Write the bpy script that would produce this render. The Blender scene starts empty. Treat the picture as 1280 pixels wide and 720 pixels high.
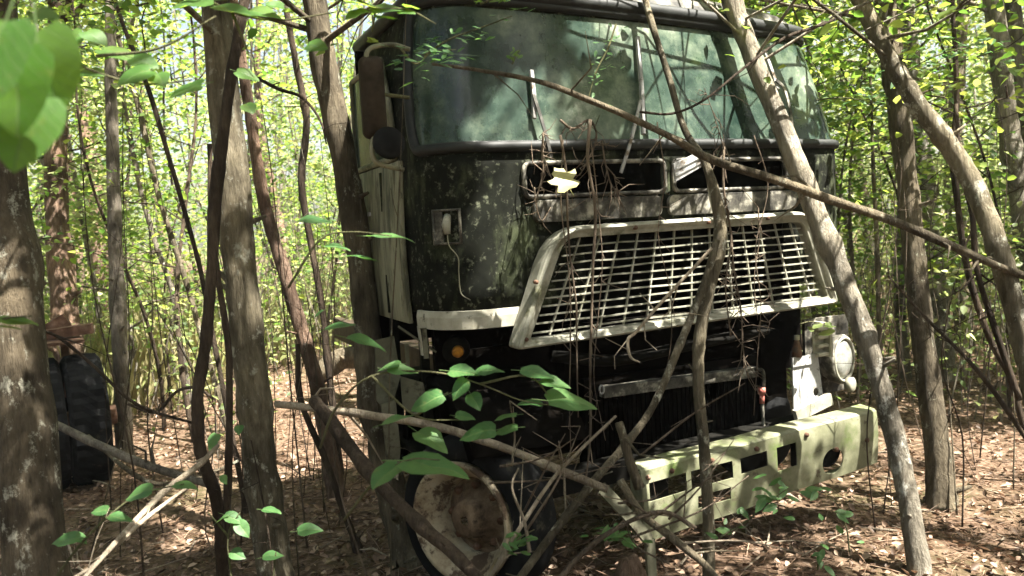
import bpy, math, random
import numpy as np
from mathutils import Vector, Matrix, noise as mnoise

sc = bpy.context.scene
COL = sc.collection
rad = math.radians

# ------------------------------------------------------------------ camera, light, exposure
FPX, PITCH, ROLL = 1000.0, rad(4.28), rad(3.14)
CAM = np.array([0, 0, 1.6])
Fv = np.array([0, math.cos(PITCH), -math.sin(PITCH)])
_U0 = np.array([0, math.sin(PITCH), math.cos(PITCH)])
_R0 = np.array([1.0, 0, 0])
Rv = math.cos(ROLL)*_R0 - math.sin(ROLL)*_U0
Uv = math.sin(ROLL)*_R0 + math.cos(ROLL)*_U0
cam = bpy.data.cameras.new("camera")
cam.sensor_width = 36
cam.lens = 36*FPX/1280
cam.dof.use_dof = True; cam.dof.focus_distance = 4.0; cam.dof.aperture_fstop = 3.2
cam.clip_start, cam.clip_end = 0.05, 600
camo = bpy.data.objects.new("camera", cam)
COL.objects.link(camo)
M = Matrix.Identity(4)
for i in range(3):
    M[i][0], M[i][1], M[i][2], M[i][3] = Rv[i], Uv[i], -Fv[i], CAM[i]
camo.matrix_world = M
sc.camera = camo

SUN = Vector((0.50, -0.30, 1.08)).normalized()
w = bpy.data.worlds.new("World")
sc.world = w
w.use_nodes = True
nt = w.node_tree
bg = nt.nodes["Background"]
sky = nt.nodes.new("ShaderNodeTexSky")
sky.sky_type = 'NISHITA'
sky.sun_disc = False
sky.sun_elevation = math.asin(SUN.z)
sky.sun_rotation = math.atan2(SUN.x, SUN.y)
sky.dust_density = 6.0
nt.links.new(sky.outputs[0], bg.inputs[0])
bg.inputs[1].default_value = 0.05
sl = bpy.data.lights.new("sun", 'SUN')
sl.energy, sl.angle, sl.color = 5.0, rad(0.5), (1.0, 0.95, 0.86)
so = bpy.data.objects.new("sun", sl)
so.rotation_euler = SUN.to_track_quat('Z', 'Y').to_euler()
so.location = (8, -8, 20)
COL.objects.link(so)
sc.view_settings.view_transform = 'Standard'
sc.view_settings.look = 'None'
sc.view_settings.gamma = 1
sc.view_settings.use_curve_mapping = False
sc.view_settings.exposure = 2.8
sc.render.engine = 'CYCLES'
sc.cycles.use_denoising = True
sc.cycles.max_bounces = 7
sc.cycles.diffuse_bounces = 3
sc.cycles.glossy_bounces = 2
sc.cycles.transmission_bounces = 5
sc.cycles.transparent_max_bounces = 6
sc.cycles.caustics_reflective = sc.cycles.caustics_refractive = False

# ------------------------------------------------------------------ measuring helpers
TA = rad(24.3)
TO = np.array([.791, 3.744, 0.0])
EU = np.array([math.cos(TA), math.sin(TA), 0])
EV = np.array([math.sin(TA), -math.cos(TA), 0])

def ray(px, py):
    return Fv + (px-640)/FPX*Rv + (360-py)/FPX*Uv
def W(px, py, d):                      # world point at a forward distance
    return CAM + d*ray(px, py)
def T(px, py, v):                      # point on the truck plane v -> (u, v, z)
    d = ray(px, py); o = CAM-TO
    t = (v - o@EV)/(d@EV); p = o + t*d
    return (float(p@EU), v, float(p[2]))
def TW(u, v, z):
    return TO + u*EU + v*EV + np.array([0, 0, z])
def nrm(a):
    a = np.asarray(a, float)
    return a/(np.linalg.norm(a, axis=-1, keepdims=True)+1e-12)

# ------------------------------------------------------------------ mesh helpers
def mesh_np(name, V, faces, mat, smooth=False, uv=None):
    """V (N,3); faces: list of (M,k) index arrays."""
    me = bpy.data.meshes.new(name)
    V = np.asarray(V, np.float32)
    me.vertices.add(len(V)); me.vertices.foreach_set("co", V.ravel())
    faces = [np.asarray(f, np.int32) for f in faces if len(f)]
    nl = sum(f.size for f in faces); nf = sum(len(f) for f in faces)
    me.loops.add(nl); me.polygons.add(nf)
    me.loops.foreach_set("vertex_index", np.concatenate([f.ravel() for f in faces]))
    tot = np.concatenate([np.full(len(f), f.shape[1], np.int32) for f in faces])
    st = np.concatenate([[0], np.cumsum(tot)[:-1]]).astype(np.int32)
    me.polygons.foreach_set("loop_start", st)
    me.polygons.foreach_set("loop_total", tot)
    if smooth:
        me.polygons.foreach_set("use_smooth", np.ones(nf, bool))
    if uv is not None:
        li = np.concatenate([f.ravel() for f in faces])
        me.uv_layers.new(name="leaf").data.foreach_set("uv", np.asarray(uv, np.float32)[li].ravel())
    me.update(calc_edges=True); me.validate()
    for m in (mat if isinstance(mat, (list, tuple)) else [mat]):
        me.materials.append(m)
    return me

class MB:
    """Collects boxes, tubes, sheets and lofts into one mesh."""
    def __init__(s): s.v = []; s.f = []; s.n = 0; s.sm = []
    def add(s, V, F, smooth=False):
        V = [tuple(map(float, p)) for p in V]
        s.v += V
        for f in F: s.f.append(tuple(i+s.n for i in f)); s.sm.append(smooth)
        s.n += len(V)
    def box(s, a, b):
        x0, y0, z0 = a; x1, y1, z1 = b
        V = [(x0,y0,z0),(x1,y0,z0),(x1,y1,z0),(x0,y1,z0),(x0,y0,z1),(x1,y0,z1),(x1,y1,z1),(x0,y1,z1)]
        s.add(V, [(0,3,2,1),(4,5,6,7),(0,1,5,4),(1,2,6,5),(2,3,7,6),(3,0,4,7)])
    def bar(s, p, q, wd, th, up=(0,0,1)):
        p, q = np.array(p, float), np.array(q, float)
        d = nrm(q-p); sd = np.cross(d, up)
        if np.linalg.norm(sd) < 1e-6: sd = np.cross(d, (1, 0, 0))
        sd = nrm(sd); n = np.cross(sd, d)
        V = [c + sx*sd*wd/2 + sy*n*th/2 for c in (p, q) for sx, sy in ((-1,-1),(1,-1),(1,1),(-1,1))]
        s.add(V, [(0,1,2,3),(7,6,5,4),(0,4,5,1),(1,5,6,2),(2,6,7,3),(3,7,4,0)])
    def tube(s, P, r, n=8, closed=False, caps=True, wob=0.0, seed=0):
        P = np.array(P, float); m = len(P)
        r = np.broadcast_to(np.asarray(r, float), (m,))
        if closed: tg = np.roll(P, -1, 0)-np.roll(P, 1, 0)
        else: tg = np.gradient(P, axis=0)
        tg = nrm(tg)
        ref = np.array([0, 0, 1.0]) if abs(tg[0][2]) < .9 else np.array([1.0, 0, 0])
        a = nrm(np.cross(tg[0], ref)); rings = []
        for i in range(m):
            a = nrm(a - tg[i]*(a@tg[i])); b = np.cross(tg[i], a)
            for k in range(n):
                t = 2*math.pi*k/n; rr = r[i]
                if wob:
                    rr *= 1+wob*mnoise.noise(Vector((math.cos(t)*1.3+seed, math.sin(t)*1.3, i*.35+seed*3)))
                rings.append(P[i]+rr*(math.cos(t)*a+math.sin(t)*b))
        F = []
        for i in range(m if closed else m-1):
            j = (i+1) % m
            for k in range(n):
                F.append((i*n+k, i*n+(k+1) % n, j*n+(k+1) % n, j*n+k))
        if caps and not closed:
            F.append(tuple(range(n))[::-1]); F.append(tuple((m-1)*n+k for k in range(n)))
        s.add(rings, F, True)
    def grid(s, G, smooth=True, skip=None):
        """G[i][j] points."""
        a, b = len(G), len(G[0])
        V = [p for row in G for p in row]
        F = [(i*b+j, i*b+j+1, (i+1)*b+j+1, (i+1)*b+j) for i in range(a-1) for j in range(b-1)
             if not (skip and skip(i, j))]
        s.add(V, F, smooth)
    def loft(s, loops, closed=True, smooth=False, cap0=False, cap1=False):
        n = len(loops[0]); V = [p for l in loops for p in l]; F = []
        for i in range(len(loops)-1):
            for k in range(n if closed else n-1):
                F.append((i*n+k, i*n+(k+1) % n, (i+1)*n+(k+1) % n, (i+1)*n+k))
        if cap0: F.append(tuple(range(n))[::-1])
        if cap1: F.append(tuple((len(loops)-1)*n+k for k in range(n)))
        s.add(V, F, smooth)
    def mesh(s, name, mat, conv=None):
        me = bpy.data.meshes.new(name)
        V = [conv(p) for p in s.v] if conv else s.v
        me.from_pydata(V, [], s.f)
        me.polygons.foreach_set("use_smooth", s.sm)
        me.update()
        me.materials.append(mat)
        return me

def cr(P, k=5):
    """Catmull-Rom through control points (any dimension)."""
    P = np.array(P, float)
    Q = np.vstack([2*P[0]-P[1], P, 2*P[-1]-P[-2]]); out = []
    for i in range(1, len(Q)-2):
        for t in np.arange(k)/k:
            p0, p1, p2, p3 = Q[i-1:i+3]
            out.append(.5*(2*p1+(p2-p0)*t+(2*p0-5*p1+4*p2-p3)*t*t+(3*p1-p0-3*p2+p3)*t**3))
    out.append(Q[-2]); return np.array(out)

def link(name, me, parent=None, loc=None):
    o = bpy.data.objects.new(name, me); COL.objects.link(o)
    if parent is not None: o.parent = parent
    if loc is not None: o.location = [float(x) for x in loc]
    return o
def tag(o, label=None, cat=None, group=None, kind=None):
    if label: o['label'] = label
    if cat: o['category'] = cat
    if group: o['group'] = group
    if kind: o['kind'] = kind
    return o
def empty(name, loc, label, cat, group=None, rz=0):
    o = bpy.data.objects.new(name, None); COL.objects.link(o)
    o.location = [float(x) for x in loc]; o.rotation_euler = (0, 0, rz); o.empty_display_size = .1
    return tag(o, label, cat, group)

# ------------------------------------------------------------------ materials
def new_mat(name):
    m = bpy.data.materials.new(name); m.use_nodes = True
    return m, m.node_tree, m.node_tree.nodes["Principled BSDF"]
def _ramp(nt, stops):
    r = nt.nodes.new("ShaderNodeValToRGB"); e = r.color_ramp.elements
    while len(e) < len(stops): e.new(0.5)
    for x, (p, c) in zip(e, stops):
        x.position = p; x.color = (*c, 1) if len(c) == 3 else c
    return r
def _noise(nt, scale, detail=5, rough=.6, stretch=None, coord='Object'):
    tc = nt.nodes.new("ShaderNodeTexCoord")
    mp = nt.nodes.new("ShaderNodeMapping")
    if stretch: mp.inputs['Scale'].default_value = stretch
    nt.links.new(tc.outputs[coord], mp.inputs[0])
    n = nt.nodes.new("ShaderNodeTexNoise")
    n.inputs['Scale'].default_value = scale; n.inputs['Detail'].default_value = detail
    n.inputs['Roughness'].default_value = rough
    nt.links.new(mp.outputs[0], n.inputs[0])
    return n
def _mix(nt, fac, a, b):
    m = nt.nodes.new("ShaderNodeMix"); m.data_type = 'RGBA'
    nt.links.new(fac, m.inputs[0])
    for s, i in ((a, 6), (b, 7)):
        if hasattr(s, 'node'): nt.links.new(s, m.inputs[i])
        else: m.inputs[i].default_value = (*s, 1)
    return m.outputs[2]
def _bump(nt, b, h, strength=.4, dist=.01):
    bp = nt.nodes.new("ShaderNodeBump")
    bp.inputs['Strength'].default_value = strength; bp.inputs['Distance'].default_value = dist
    nt.links.new(h, bp.inputs['Height']); nt.links.new(bp.outputs[0], b.inputs['Normal'])
def surf(name, stops, scale=6, stretch=None, rough=.7, metal=0, spec=.3, patch=None, bump=.3, bdist=.005, detail=6, patch2=None):
    """noise-coloured surface; patch = (colour, scale, threshold, softness)"""
    m, nt, b = new_mat(name)
    n = _noise(nt, scale, detail, .65, stretch)
    c = _ramp(nt, stops); nt.links.new(n.outputs[0], c.inputs[0]); out = c.outputs[0]
    for p in (patch, patch2):
        if p:
            pn = _noise(nt, p[1], 7, .7, p[4] if len(p) > 4 else None)
            pr = _ramp(nt, [(p[2], (0, 0, 0)), (p[2]+p[3], (1, 1, 1))])
            nt.links.new(pn.outputs[0], pr.inputs[0]); out = _mix(nt, pr.outputs[0], out, p[0])
    nt.links.new(out, b.inputs['Base Color'])
    b.inputs['Roughness'].default_value = rough; b.inputs['Metallic'].default_value = metal
    b.inputs['Specular IOR Level'].default_value = spec
    if bump: _bump(nt, b, n.outputs[0], bump, bdist)
    return m
def bark(name, dark, mid, light, lichen=None, lth=.6, scale=20):
    m, nt, b = new_mat(name)
    n = _noise(nt, scale, 8, .75, (1.5, 1.5, .32))
    c = _ramp(nt, [(.3, dark), (.5, mid), (.72, light)]); nt.links.new(n.outputs[0], c.inputs[0])
    out = c.outputs[0]
    n2 = _noise(nt, 2.2, 4, .6)
    r2 = _ramp(nt, [(.36, (.45, .44, .42)), (.5, (.95, .95, .93)), (.64, (1.5, 1.48, 1.4))]); nt.links.new(n2.outputs[0], r2.inputs[0])
    mm = nt.nodes.new("ShaderNodeMix"); mm.data_type = 'RGBA'; mm.blend_type = 'MULTIPLY'; mm.inputs[0].default_value = 1
    nt.links.new(out, mm.inputs[6]); nt.links.new(r2.outputs[0], mm.inputs[7]); out = mm.outputs[2]
    if lichen:
        ln = _noise(nt, 14, 6, .75, (1, 1, .7)); lr = _ramp(nt, [(lth-.04, (0, 0, 0)), (lth+.05, (1, 1, 1))])
        nt.links.new(ln.outputs[0], lr.inputs[0]); out = _mix(nt, lr.outputs[0], out, lichen)
    nt.links.new(out, b.inputs['Base Color'])
    b.inputs['Roughness'].default_value = .9; b.inputs['Specular IOR Level'].default_value = .15
    rd_ = _noise(nt, 42, 4, .6, (1.5, 1.5, .14))
    ad = nt.nodes.new("ShaderNodeMath"); ad.operation = 'MULTIPLY_ADD'; ad.inputs[1].default_value = .8
    nt.links.new(rd_.outputs[0], ad.inputs[0]); nt.links.new(n.outputs[0], ad.inputs[2])
    _bump(nt, b, ad.outputs[0], 1.0, .03)
    return m
def leaf_mat(name, cols, trans, tf=.45, gloss=.35, veins=False):
    m, nt, b = new_mat(name)
    g = nt.nodes.new("ShaderNodeNewGeometry")
    k = len(cols)
    c = _ramp(nt, [(i/(k-1), x) for i, x in enumerate(cols)])
    nt.links.new(g.outputs['Random Per Island'], c.inputs[0])
    t = _ramp(nt, [(i/(k-1), x) for i, x in enumerate(trans)])
    nt.links.new(g.outputs['Random Per Island'], t.inputs[0])
    n = _noise(nt, 60, 3, .5); r = _ramp(nt, [(.3, (.8, .8, .8)), (.7, (1.1, 1.1, 1.0))]); nt.links.new(n.outputs[0], r.inputs[0])
    mm = nt.nodes.new("ShaderNodeMix"); mm.data_type = 'RGBA'; mm.blend_type = 'MULTIPLY'; mm.inputs[0].default_value = 1
    nt.links.new(c.outputs[0], mm.inputs[6]); nt.links.new(r.outputs[0], mm.inputs[7])
    colour, tcol = mm.outputs[2], t.outputs[0]
    if veins:
        def mth(op, *a):
            x = nt.nodes.new("ShaderNodeMath"); x.operation = op
            for i, v in enumerate(a):
                if hasattr(v, 'node'): nt.links.new(v, x.inputs[i])
                else: x.inputs[i].default_value = v
            return x.outputs[0]
        uvn = nt.nodes.new("ShaderNodeUVMap"); sp = nt.nodes.new("ShaderNodeSeparateXYZ"); nt.links.new(uvn.outputs[0], sp.inputs[0])
        ax_ = mth('ABSOLUTE', sp.outputs[0])
        fr = mth('FRACT', mth('MULTIPLY', mth('SUBTRACT', sp.outputs[1], mth('MULTIPLY', ax_, .75)), 7.0))
        side = mth('LESS_THAN', mth('ABSOLUTE', mth('SUBTRACT', fr, .5)), .055)
        mid = mth('LESS_THAN', ax_, .013)
        v_ = mth('MAXIMUM', mth('MULTIPLY', side, .55), mid)
        blot = _noise(nt, 35, 5, .7); br = _ramp(nt, [(.60, (0, 0, 0)), (.72, (.7, .7, .7))]); nt.links.new(blot.outputs[0], br.inputs[0])
        colour = _mix(nt, br.outputs[0], colour, (.14, .13, .035))
        colour = _mix(nt, v_, colour, (.13, .2, .07)); tcol = _mix(nt, v_, tcol, (.10, .2, .03))
    nt.links.new(colour, b.inputs['Base Color'])
    b.inputs['Roughness'].default_value = .5; b.inputs['Specular IOR Level'].default_value = gloss
    tr = nt.nodes.new("ShaderNodeBsdfTranslucent"); nt.links.new(tcol, tr.inputs[0])
    ms = nt.nodes.new("ShaderNodeMixShader"); ms.inputs[0].default_value = tf
    nt.links.new(b.outputs[0], ms.inputs[1]); nt.links.new(tr.outputs[0], ms.inputs[2])
    nt.links.new(ms.outputs[0], nt.nodes["Material Output"].inputs[0])
    return m

MT = {}
MT['leaf'] = leaf_mat("summer_leaf", [(.03,.075,.014),(.06,.12,.02),(.09,.15,.025),(.13,.18,.035)], [(.10,.22,.03),(.24,.38,.05),(.38,.50,.07),(.54,.58,.12)], .5)
MT['leaf_pale'] = leaf_mat("pale_leaf", [(.05,.09,.025),(.09,.14,.04),(.13,.17,.06),(.16,.18,.08)], [(.2,.32,.08),(.42,.54,.15),(.54,.6,.24),(.64,.64,.34)], .55)  # lighter, greyer leaf: brightness and veil of the background put into its colour
MT['leaf_dark'] = leaf_mat('darkened_leaf', [(.03,.06,.015),(.04,.08,.02),(.055,.09,.02)], [(.08,.14,.03),(.1,.18,.03),(.14,.2,.04)], .3)  # leaf darkened for unseen crowns, to cut green bounce into the shade
MT['leaf_near'] = leaf_mat("near_leaf", [(.04,.11,.02),(.06,.14,.03),(.09,.16,.035)], [(.22,.42,.04),(.30,.48,.05),(.42,.54,.08)], .5, veins=True)
MT['leaf_shade'] = leaf_mat("understorey_leaf", [(.035,.10,.03),(.05,.13,.04),(.07,.15,.045)], [(.10,.26,.05),(.15,.32,.06),(.22,.38,.08)], .4, veins=True)
MT['straw'] = leaf_mat('dry_grass', [(.22,.2,.09),(.34,.3,.17),(.2,.24,.08)], [(.4,.36,.16),(.5,.44,.24),(.36,.4,.12)], .4)
MT['leaf_yellow'] = leaf_mat("sunlit_yellow_leaf", [(.45,.44,.2),(.5,.47,.22),(.5,.46,.2)], [(.5,.5,.1),(.5,.5,.1),(.5,.5,.1)], .4)  # yellow leaf, lightened to carry the sunlight falling on it
MT['litter'] = leaf_mat("dry_leaf", [(.035,.022,.014),(.11,.07,.046),(.24,.16,.115),(.42,.31,.235)], [(.1,.05,.03),(.2,.1,.06),(.25,.14,.08),(.3,.2,.13)], .15, .2)
MT['bark_grey'] = bark("grey_bark", (.06,.052,.042), (.15,.13,.105), (.26,.235,.19), (.42,.42,.36), .66)
MT['bark_lichen'] = bark("lichened_bark", (.045,.036,.024), (.10,.08,.054), (.17,.14,.10), (.36,.35,.28), .60)
MT['bark_red'] = bark("reddish_bark", (.055,.035,.025), (.14,.092,.066), (.26,.19,.145), (.4,.37,.3), .66)
MT['bark_dark'] = bark("dark_bark", (.025,.018,.013), (.06,.044,.032), (.11,.085,.06))
MT['bark_brown'] = bark("brown_bark", (.045,.036,.024), (.115,.095,.066), (.2,.17,.12), (.34,.34,.26), .63)
MT['bark_tan'] = bark('mottled_tan_bark', (.055,.046,.03), (.14,.12,.083), (.25,.22,.16), (.4,.39,.31), .60)
MT['bark_pale'] = bark("pale_bark", (.085,.072,.055), (.2,.178,.14), (.32,.295,.245), (.45,.44,.38), .6)
MT['dead'] = bark("bleached_dead_wood", (.16,.125,.09), (.3,.25,.19), (.44,.39,.31))
MT['vine'] = bark("dry_vine", (.06,.045,.033), (.15,.115,.085), (.27,.22,.17))
MT['stem'] = bark("green_stem", (.06,.06,.03), (.12,.12,.06), (.18,.17,.1))

# ------------------------------------------------------------------ leaves
def tmpl_leaf(wd=.32, fold=.10, droop=.12):
    V = np.array([(0,0,0),(0,.5,-droop*.3),(0,1,-droop),(-wd,.3,fold),(-wd*.85,.66,fold*.7-droop*.4),(wd,.3,fold),(wd*.85,.66,fold*.7-droop*.4)], float)
    return V, [np.array([(0,1,4,3),(0,5,6,1)]), np.array([(1,2,4),(1,6,2)])]
def tmpl_outline(pts, fold=.12, droop=.25, petiole=True):
    """pts: right-hand outline (x>0, y 0..1) from base to tip, mirrored; midrib down the middle, three strips a side."""
    pts = np.array(pts, float); n = len(pts)
    V = []; F = []
    def z(x, y): return fold*abs(x) - droop*y*y + .02*math.sin(9*y+5*x)
    for sgn in (-1, 1):
        o = len(V)
        for i, (x, y) in enumerate(pts):
            ym = i/(n-1)
            for t in (0, .5, 1):
                xx = sgn*x*t; yy = ym*(1-t)+y*t
                V.append((xx, yy, z(xx, yy)))
        for i in range(n-1):
            for t in range(2):
                a = o+i*3+t; F.append((a, a+1, a+4, a+3) if sgn > 0 else (a+1, a, a+3, a+4))
    if petiole:
        o = len(V)
        for y, zz in ((0.02, 0), (-.3, .03)):
            V += [(-.012, y, zz-.004), (.012, y, zz-.004), (0, y, zz+.012)]
        F += [(o, o+1, o+4, o+3), (o+1, o+2, o+5, o+4), (o+2, o, o+3, o+5)]
    return np.array(V), [np.array(F)]
OVATE = tmpl_outline([(0,0),(.17,-.02),(.30,.10),(.37,.27),(.36,.45),(.29,.63),(.18,.79),(.08,.92),(0,1)])
BROAD = tmpl_outline([(0,0),(.22,-.07),(.40,.05),(.47,.22),(.46,.42),(.37,.62),(.22,.8),(.09,.93),(0,1)], .08, .2)
LOBED = tmpl_outline([(0,0),(.26,-.05),(.50,.06),(.40,.20),(.33,.28),(.56,.42),(.62,.60),(.40,.58),(.25,.62),(.26,.80),(.10,.88),(0,1)], .06, .2)
NARROW = tmpl_outline([(0,0),(.12,.08),(.2,.25),(.22,.45),(.17,.68),(.08,.88),(0,1)], .1, .2, False)
SIMPLE = tmpl_leaf()

def orient(nrmv, dirv):
    z = nrm(nrmv); y = dirv - z*np.sum(dirv*z, -1, keepdims=True); y = nrm(y)
    x = np.cross(y, z)
    return np.stack([x, y, z], -1)          # columns
def scatter_leaves(tm, C, N, D, S):
    TV, TF = tm
    Rm = orient(N, D)
    V = np.einsum('nij,kj->nki', Rm, TV)*np.asarray(S)[:, None, None] + C[:, None, :]
    k = len(TV); off = np.arange(len(C))*k
    F = [(f[None]+off[:, None, None]).reshape(-1, f.shape[1]) for f in TF]
    return V.reshape(-1, 3), F
def join_np(parts):
    Vs, by = [], {}; n = 0
    for V, F in parts:
        Vs.append(V)
        for f in F: by.setdefault(f.shape[1], []).append(f+n)
        n += len(V)
    return np.vstack(Vs), [np.concatenate(v) for v in by.values()]
def leaf_cloud(rs, C, size, tilt=.55, tm=SIMPLE, var=.35):
    n = len(C)
    N = nrm(np.c_[rs.normal(0, tilt, n), rs.normal(0, tilt, n), np.ones(n)])
    a = rs.uniform(0, 2*np.pi, n); D = np.c_[np.cos(a), np.sin(a), rs.normal(-.2, .3, n)]
    S = size*rs.uniform(1-var, 1+var, n)
    return scatter_leaves(tm, C, N, D, S)

# ------------------------------------------------------------------ ground
def gz(x, y):
    z = .10*mnoise.noise(Vector((x*.25, y*.25, 3.1))) + .035*mnoise.noise(Vector((x*1.1, y*1.1, 7.7))) + .012*mnoise.noise(Vector((x*4, y*4, 1.2)))
    r = math.hypot(x, y-4)
    z += .02*max(0, r-14) if r < 60 else .92
    return z - .02
def axis(lo, hi, c, fine, n):
    t = np.linspace(-1, 1, n); a = np.sign(t)*(np.abs(t)**3.2)
    return np.where(a < 0, c+a*(c-lo), c+a*(hi-c)) + t*fine
ax, ay = axis(-110, 110, .2, 9, 230), axis(-60, 160, 4.5, 9, 230)
GV = [(x, y, gz(x, y)) for y in ay for x in ax]
nx = len(ax); ii = np.arange((len(ay)-1)*(nx-1)); ii = (ii//(nx-1))*nx + ii % (nx-1)
gm, gnt, gb = new_mat("forest_floor")
n1 = _noise(gnt, 16, 8, .75); c1 = _ramp(gnt, [(.28,(.03,.02,.012)),(.45,(.085,.055,.034)),(.6,(.2,.135,.095)),(.78,(.36,.27,.2))]); gnt.links.new(n1.outputs[0], c1.inputs[0])
n2 = _noise(gnt, .7, 4, .6); r2 = _ramp(gnt, [(.5,(0,0,0)),(.72,(1,1,1))]); gnt.links.new(n2.outputs[0], r2.inputs[0])
n3 = _noise(gnt, 40, 5, .6); r3 = _ramp(gnt, [(.3,(.02,.035,.01)),(.7,(.09,.11,.035))]); gnt.links.new(n3.outputs[0], r3.inputs[0])
mmul = gnt.nodes.new("ShaderNodeMath"); mmul.operation = 'MULTIPLY'; mmul.inputs[1].default_value = .45; gnt.links.new(r2.outputs[0], mmul.inputs[0])
gnt.links.new(_mix(gnt, mmul.outputs[0], c1.outputs[0], r3.outputs[0]), gb.inputs['Base Color'])
gb.inputs['Roughness'].default_value = .95; gb.inputs['Specular IOR Level'].default_value = .1
_bump(gnt, gb, n1.outputs[0], 1.0, .03)
tag(link("ground", mesh_np("ground", GV, [np.stack([ii, ii+1, ii+nx+1, ii+nx], 1)], gm, True)), kind="structure")

# dry leaves on the forest floor
rs = np.random.RandomState(5)
n = 40000
d = 1.8+13*rs.rand(n)**1.5; a = rs.uniform(-.85, .85, n)
X, Y = d*np.sin(a), d*np.cos(a)
Cc = np.array([(x, y, gz(x, y)+.012) for x, y in zip(X, Y)])
V, Fs = scatter_leaves(tmpl_leaf(.3, .22, -.22), Cc, nrm(np.c_[rs.normal(0,.45,n), rs.normal(0,.45,n), np.ones(n)]),
                       np.c_[rs.normal(size=(n, 2)), np.zeros(n)], rs.uniform(.015, .055, n))
n = 16000; d = 1.8+9*rs.rand(n)**1.4; a = rs.uniform(-.8, .8, n)
C2 = np.array([(d_*math.sin(a_), d_*math.cos(a_), gz(d_*math.sin(a_), d_*math.cos(a_))+.016) for d_, a_ in zip(d, a)])
V, Fs = join_np([(V, Fs), scatter_leaves(tmpl_leaf(.012, .01, .1), C2, nrm(np.c_[rs.normal(0,.2,(n,2)), np.ones(n)]), np.c_[rs.normal(size=(n, 2)), np.zeros(n)], rs.uniform(.08, .2, n))])
tag(link("leaf_litter", mesh_np("leaf_litter", V, Fs, MT['litter'])), kind="stuff", label="brown dry leaves covering the forest floor", cat="leaf litter")

# ------------------------------------------------------------------ trees
def limb_set(rs, base, H, zlo, spread, nl, r0, up=.35):
    """limbs as control paths leaving a trunk path; returns list of (points, r)"""
    out = []
    for i in range(nl):
        t = zlo+(1-zlo)*((i+rs.rand())/nl)**1.35
        p = base(t); az = rs.uniform(0, 2*np.pi)
        L = spread*(1.15-.75*((t-zlo)/(1-zlo+1e-6)))*rs.uniform(.6, 1.15)
        dirv = np.array([math.cos(az), math.sin(az), up+rs.uniform(-.15, .35)])
        P = [p]
        for k in range(1, 4):
            P.append(p+dirv*L*k/3+np.array([rs.normal(0, .06*L), rs.normal(0, .06*L), -.04*L*k*k/9+rs.normal(0, .04*L)]))
        out.append((np.array(P), r0*.38*(1.1-t)))
    return out
def tree_meshes(name, seed, trunk, radii, nl, zlo, spread, nleaf, lsize, bmat, lmat, sides=9, tm=SIMPLE, wob=.18, clump=.28, tilt=.55, extra_twigs=True, calpha=.4, at=None):
    """trunk: control points relative to the base. Returns trunk mesh and crown mesh."""
    rs = np.random.RandomState(seed)
    P = cr(trunk, 8); m = len(P)
    r = np.interp(np.linspace(0, 1, m), np.linspace(0, 1, len(radii)), radii)
    r = r.copy()
    z0 = P[0][2]
    r *= np.array([1+.09*mnoise.noise(Vector((i*.8, seed, 0))) for i in range(m)])
    for i0 in rs.randint(2, m-2, 7): r *= 1+rs.uniform(.06, .2)*np.exp(-((np.arange(m)-i0)/.9)**2)
    flare = 1+.45*np.exp(-np.maximum(P[:, 2]-z0, 0)/.14); r *= flare
    b = MB(); b.tube(P, r, sides, wob=wob, seed=seed % 17)
    base = lambda t: np.array([np.interp(t, np.linspace(0, 1, m), P[:, k]) for k in range(3)])
    C = []
    for i0 in rs.randint(1, max(2, int(m*.6)), 6):            # broken twig stubs
        dv = nrm(np.array([rs.normal(), rs.normal(), .5])); p = P[i0]
        b.tube([p, p+dv*r[i0]*1.2, p+dv*(r[i0]*1.2+rs.uniform(.01, .05)*(1+r[i0]*12))], [r[i0]*.3, r[i0]*.2, r[i0]*.09+.001], 6)
    lim = limb_set(rs, base, None, zlo, spread, nl, radii[0])
    for Q, r0 in lim:
        q = cr(Q, 3); b.tube(q, np.linspace(max(r0, .006), .003, len(q)), 5, caps=False)
        for _ in range(3 if extra_twigs else 0):
            k = rs.randint(len(q)//3, len(q)); e = q[k]+rs.normal(0, .22*spread, 3)*np.array([1, 1, .5])
            b.tube([q[k], (q[k]+e)/2+rs.normal(0, .03*spread, 3), e], [.006, .004, .002], 4, caps=False)
            C.append(np.linspace(q[k], e, 6)[2:])
        C.append(q[len(q)//3:])
    me_t = b.mesh(name+"_trunk", bmat)
    me_c = None
    if nleaf:
        C = np.vstack(C)
        wgt = rs.dirichlet(np.full(len(C), calpha))
        idx = rs.choice(len(C), nleaf, p=wgt)
        L = C[idx]+rs.normal(0, clump, (nleaf, 3))*np.array([1, 1, .5])
        if at is not None: L = L[gap_filter(L+np.asarray(at), seed)]
        V, F = leaf_cloud(rs, L, lsize, tilt, tm)
        me_c = mesh_np(name+"_crown", V, F, lmat)
    return me_t, me_c
def put_tree(name, label, loc, mt, mc, cat="tree", group=None, rz=0, sc_=1.0):
    e = empty(name, loc, label, cat, group, rz); e.scale = (sc_,)*3
    link("trunk", mt, e)
    if mc: link("crown", mc, e)
    return e

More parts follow.
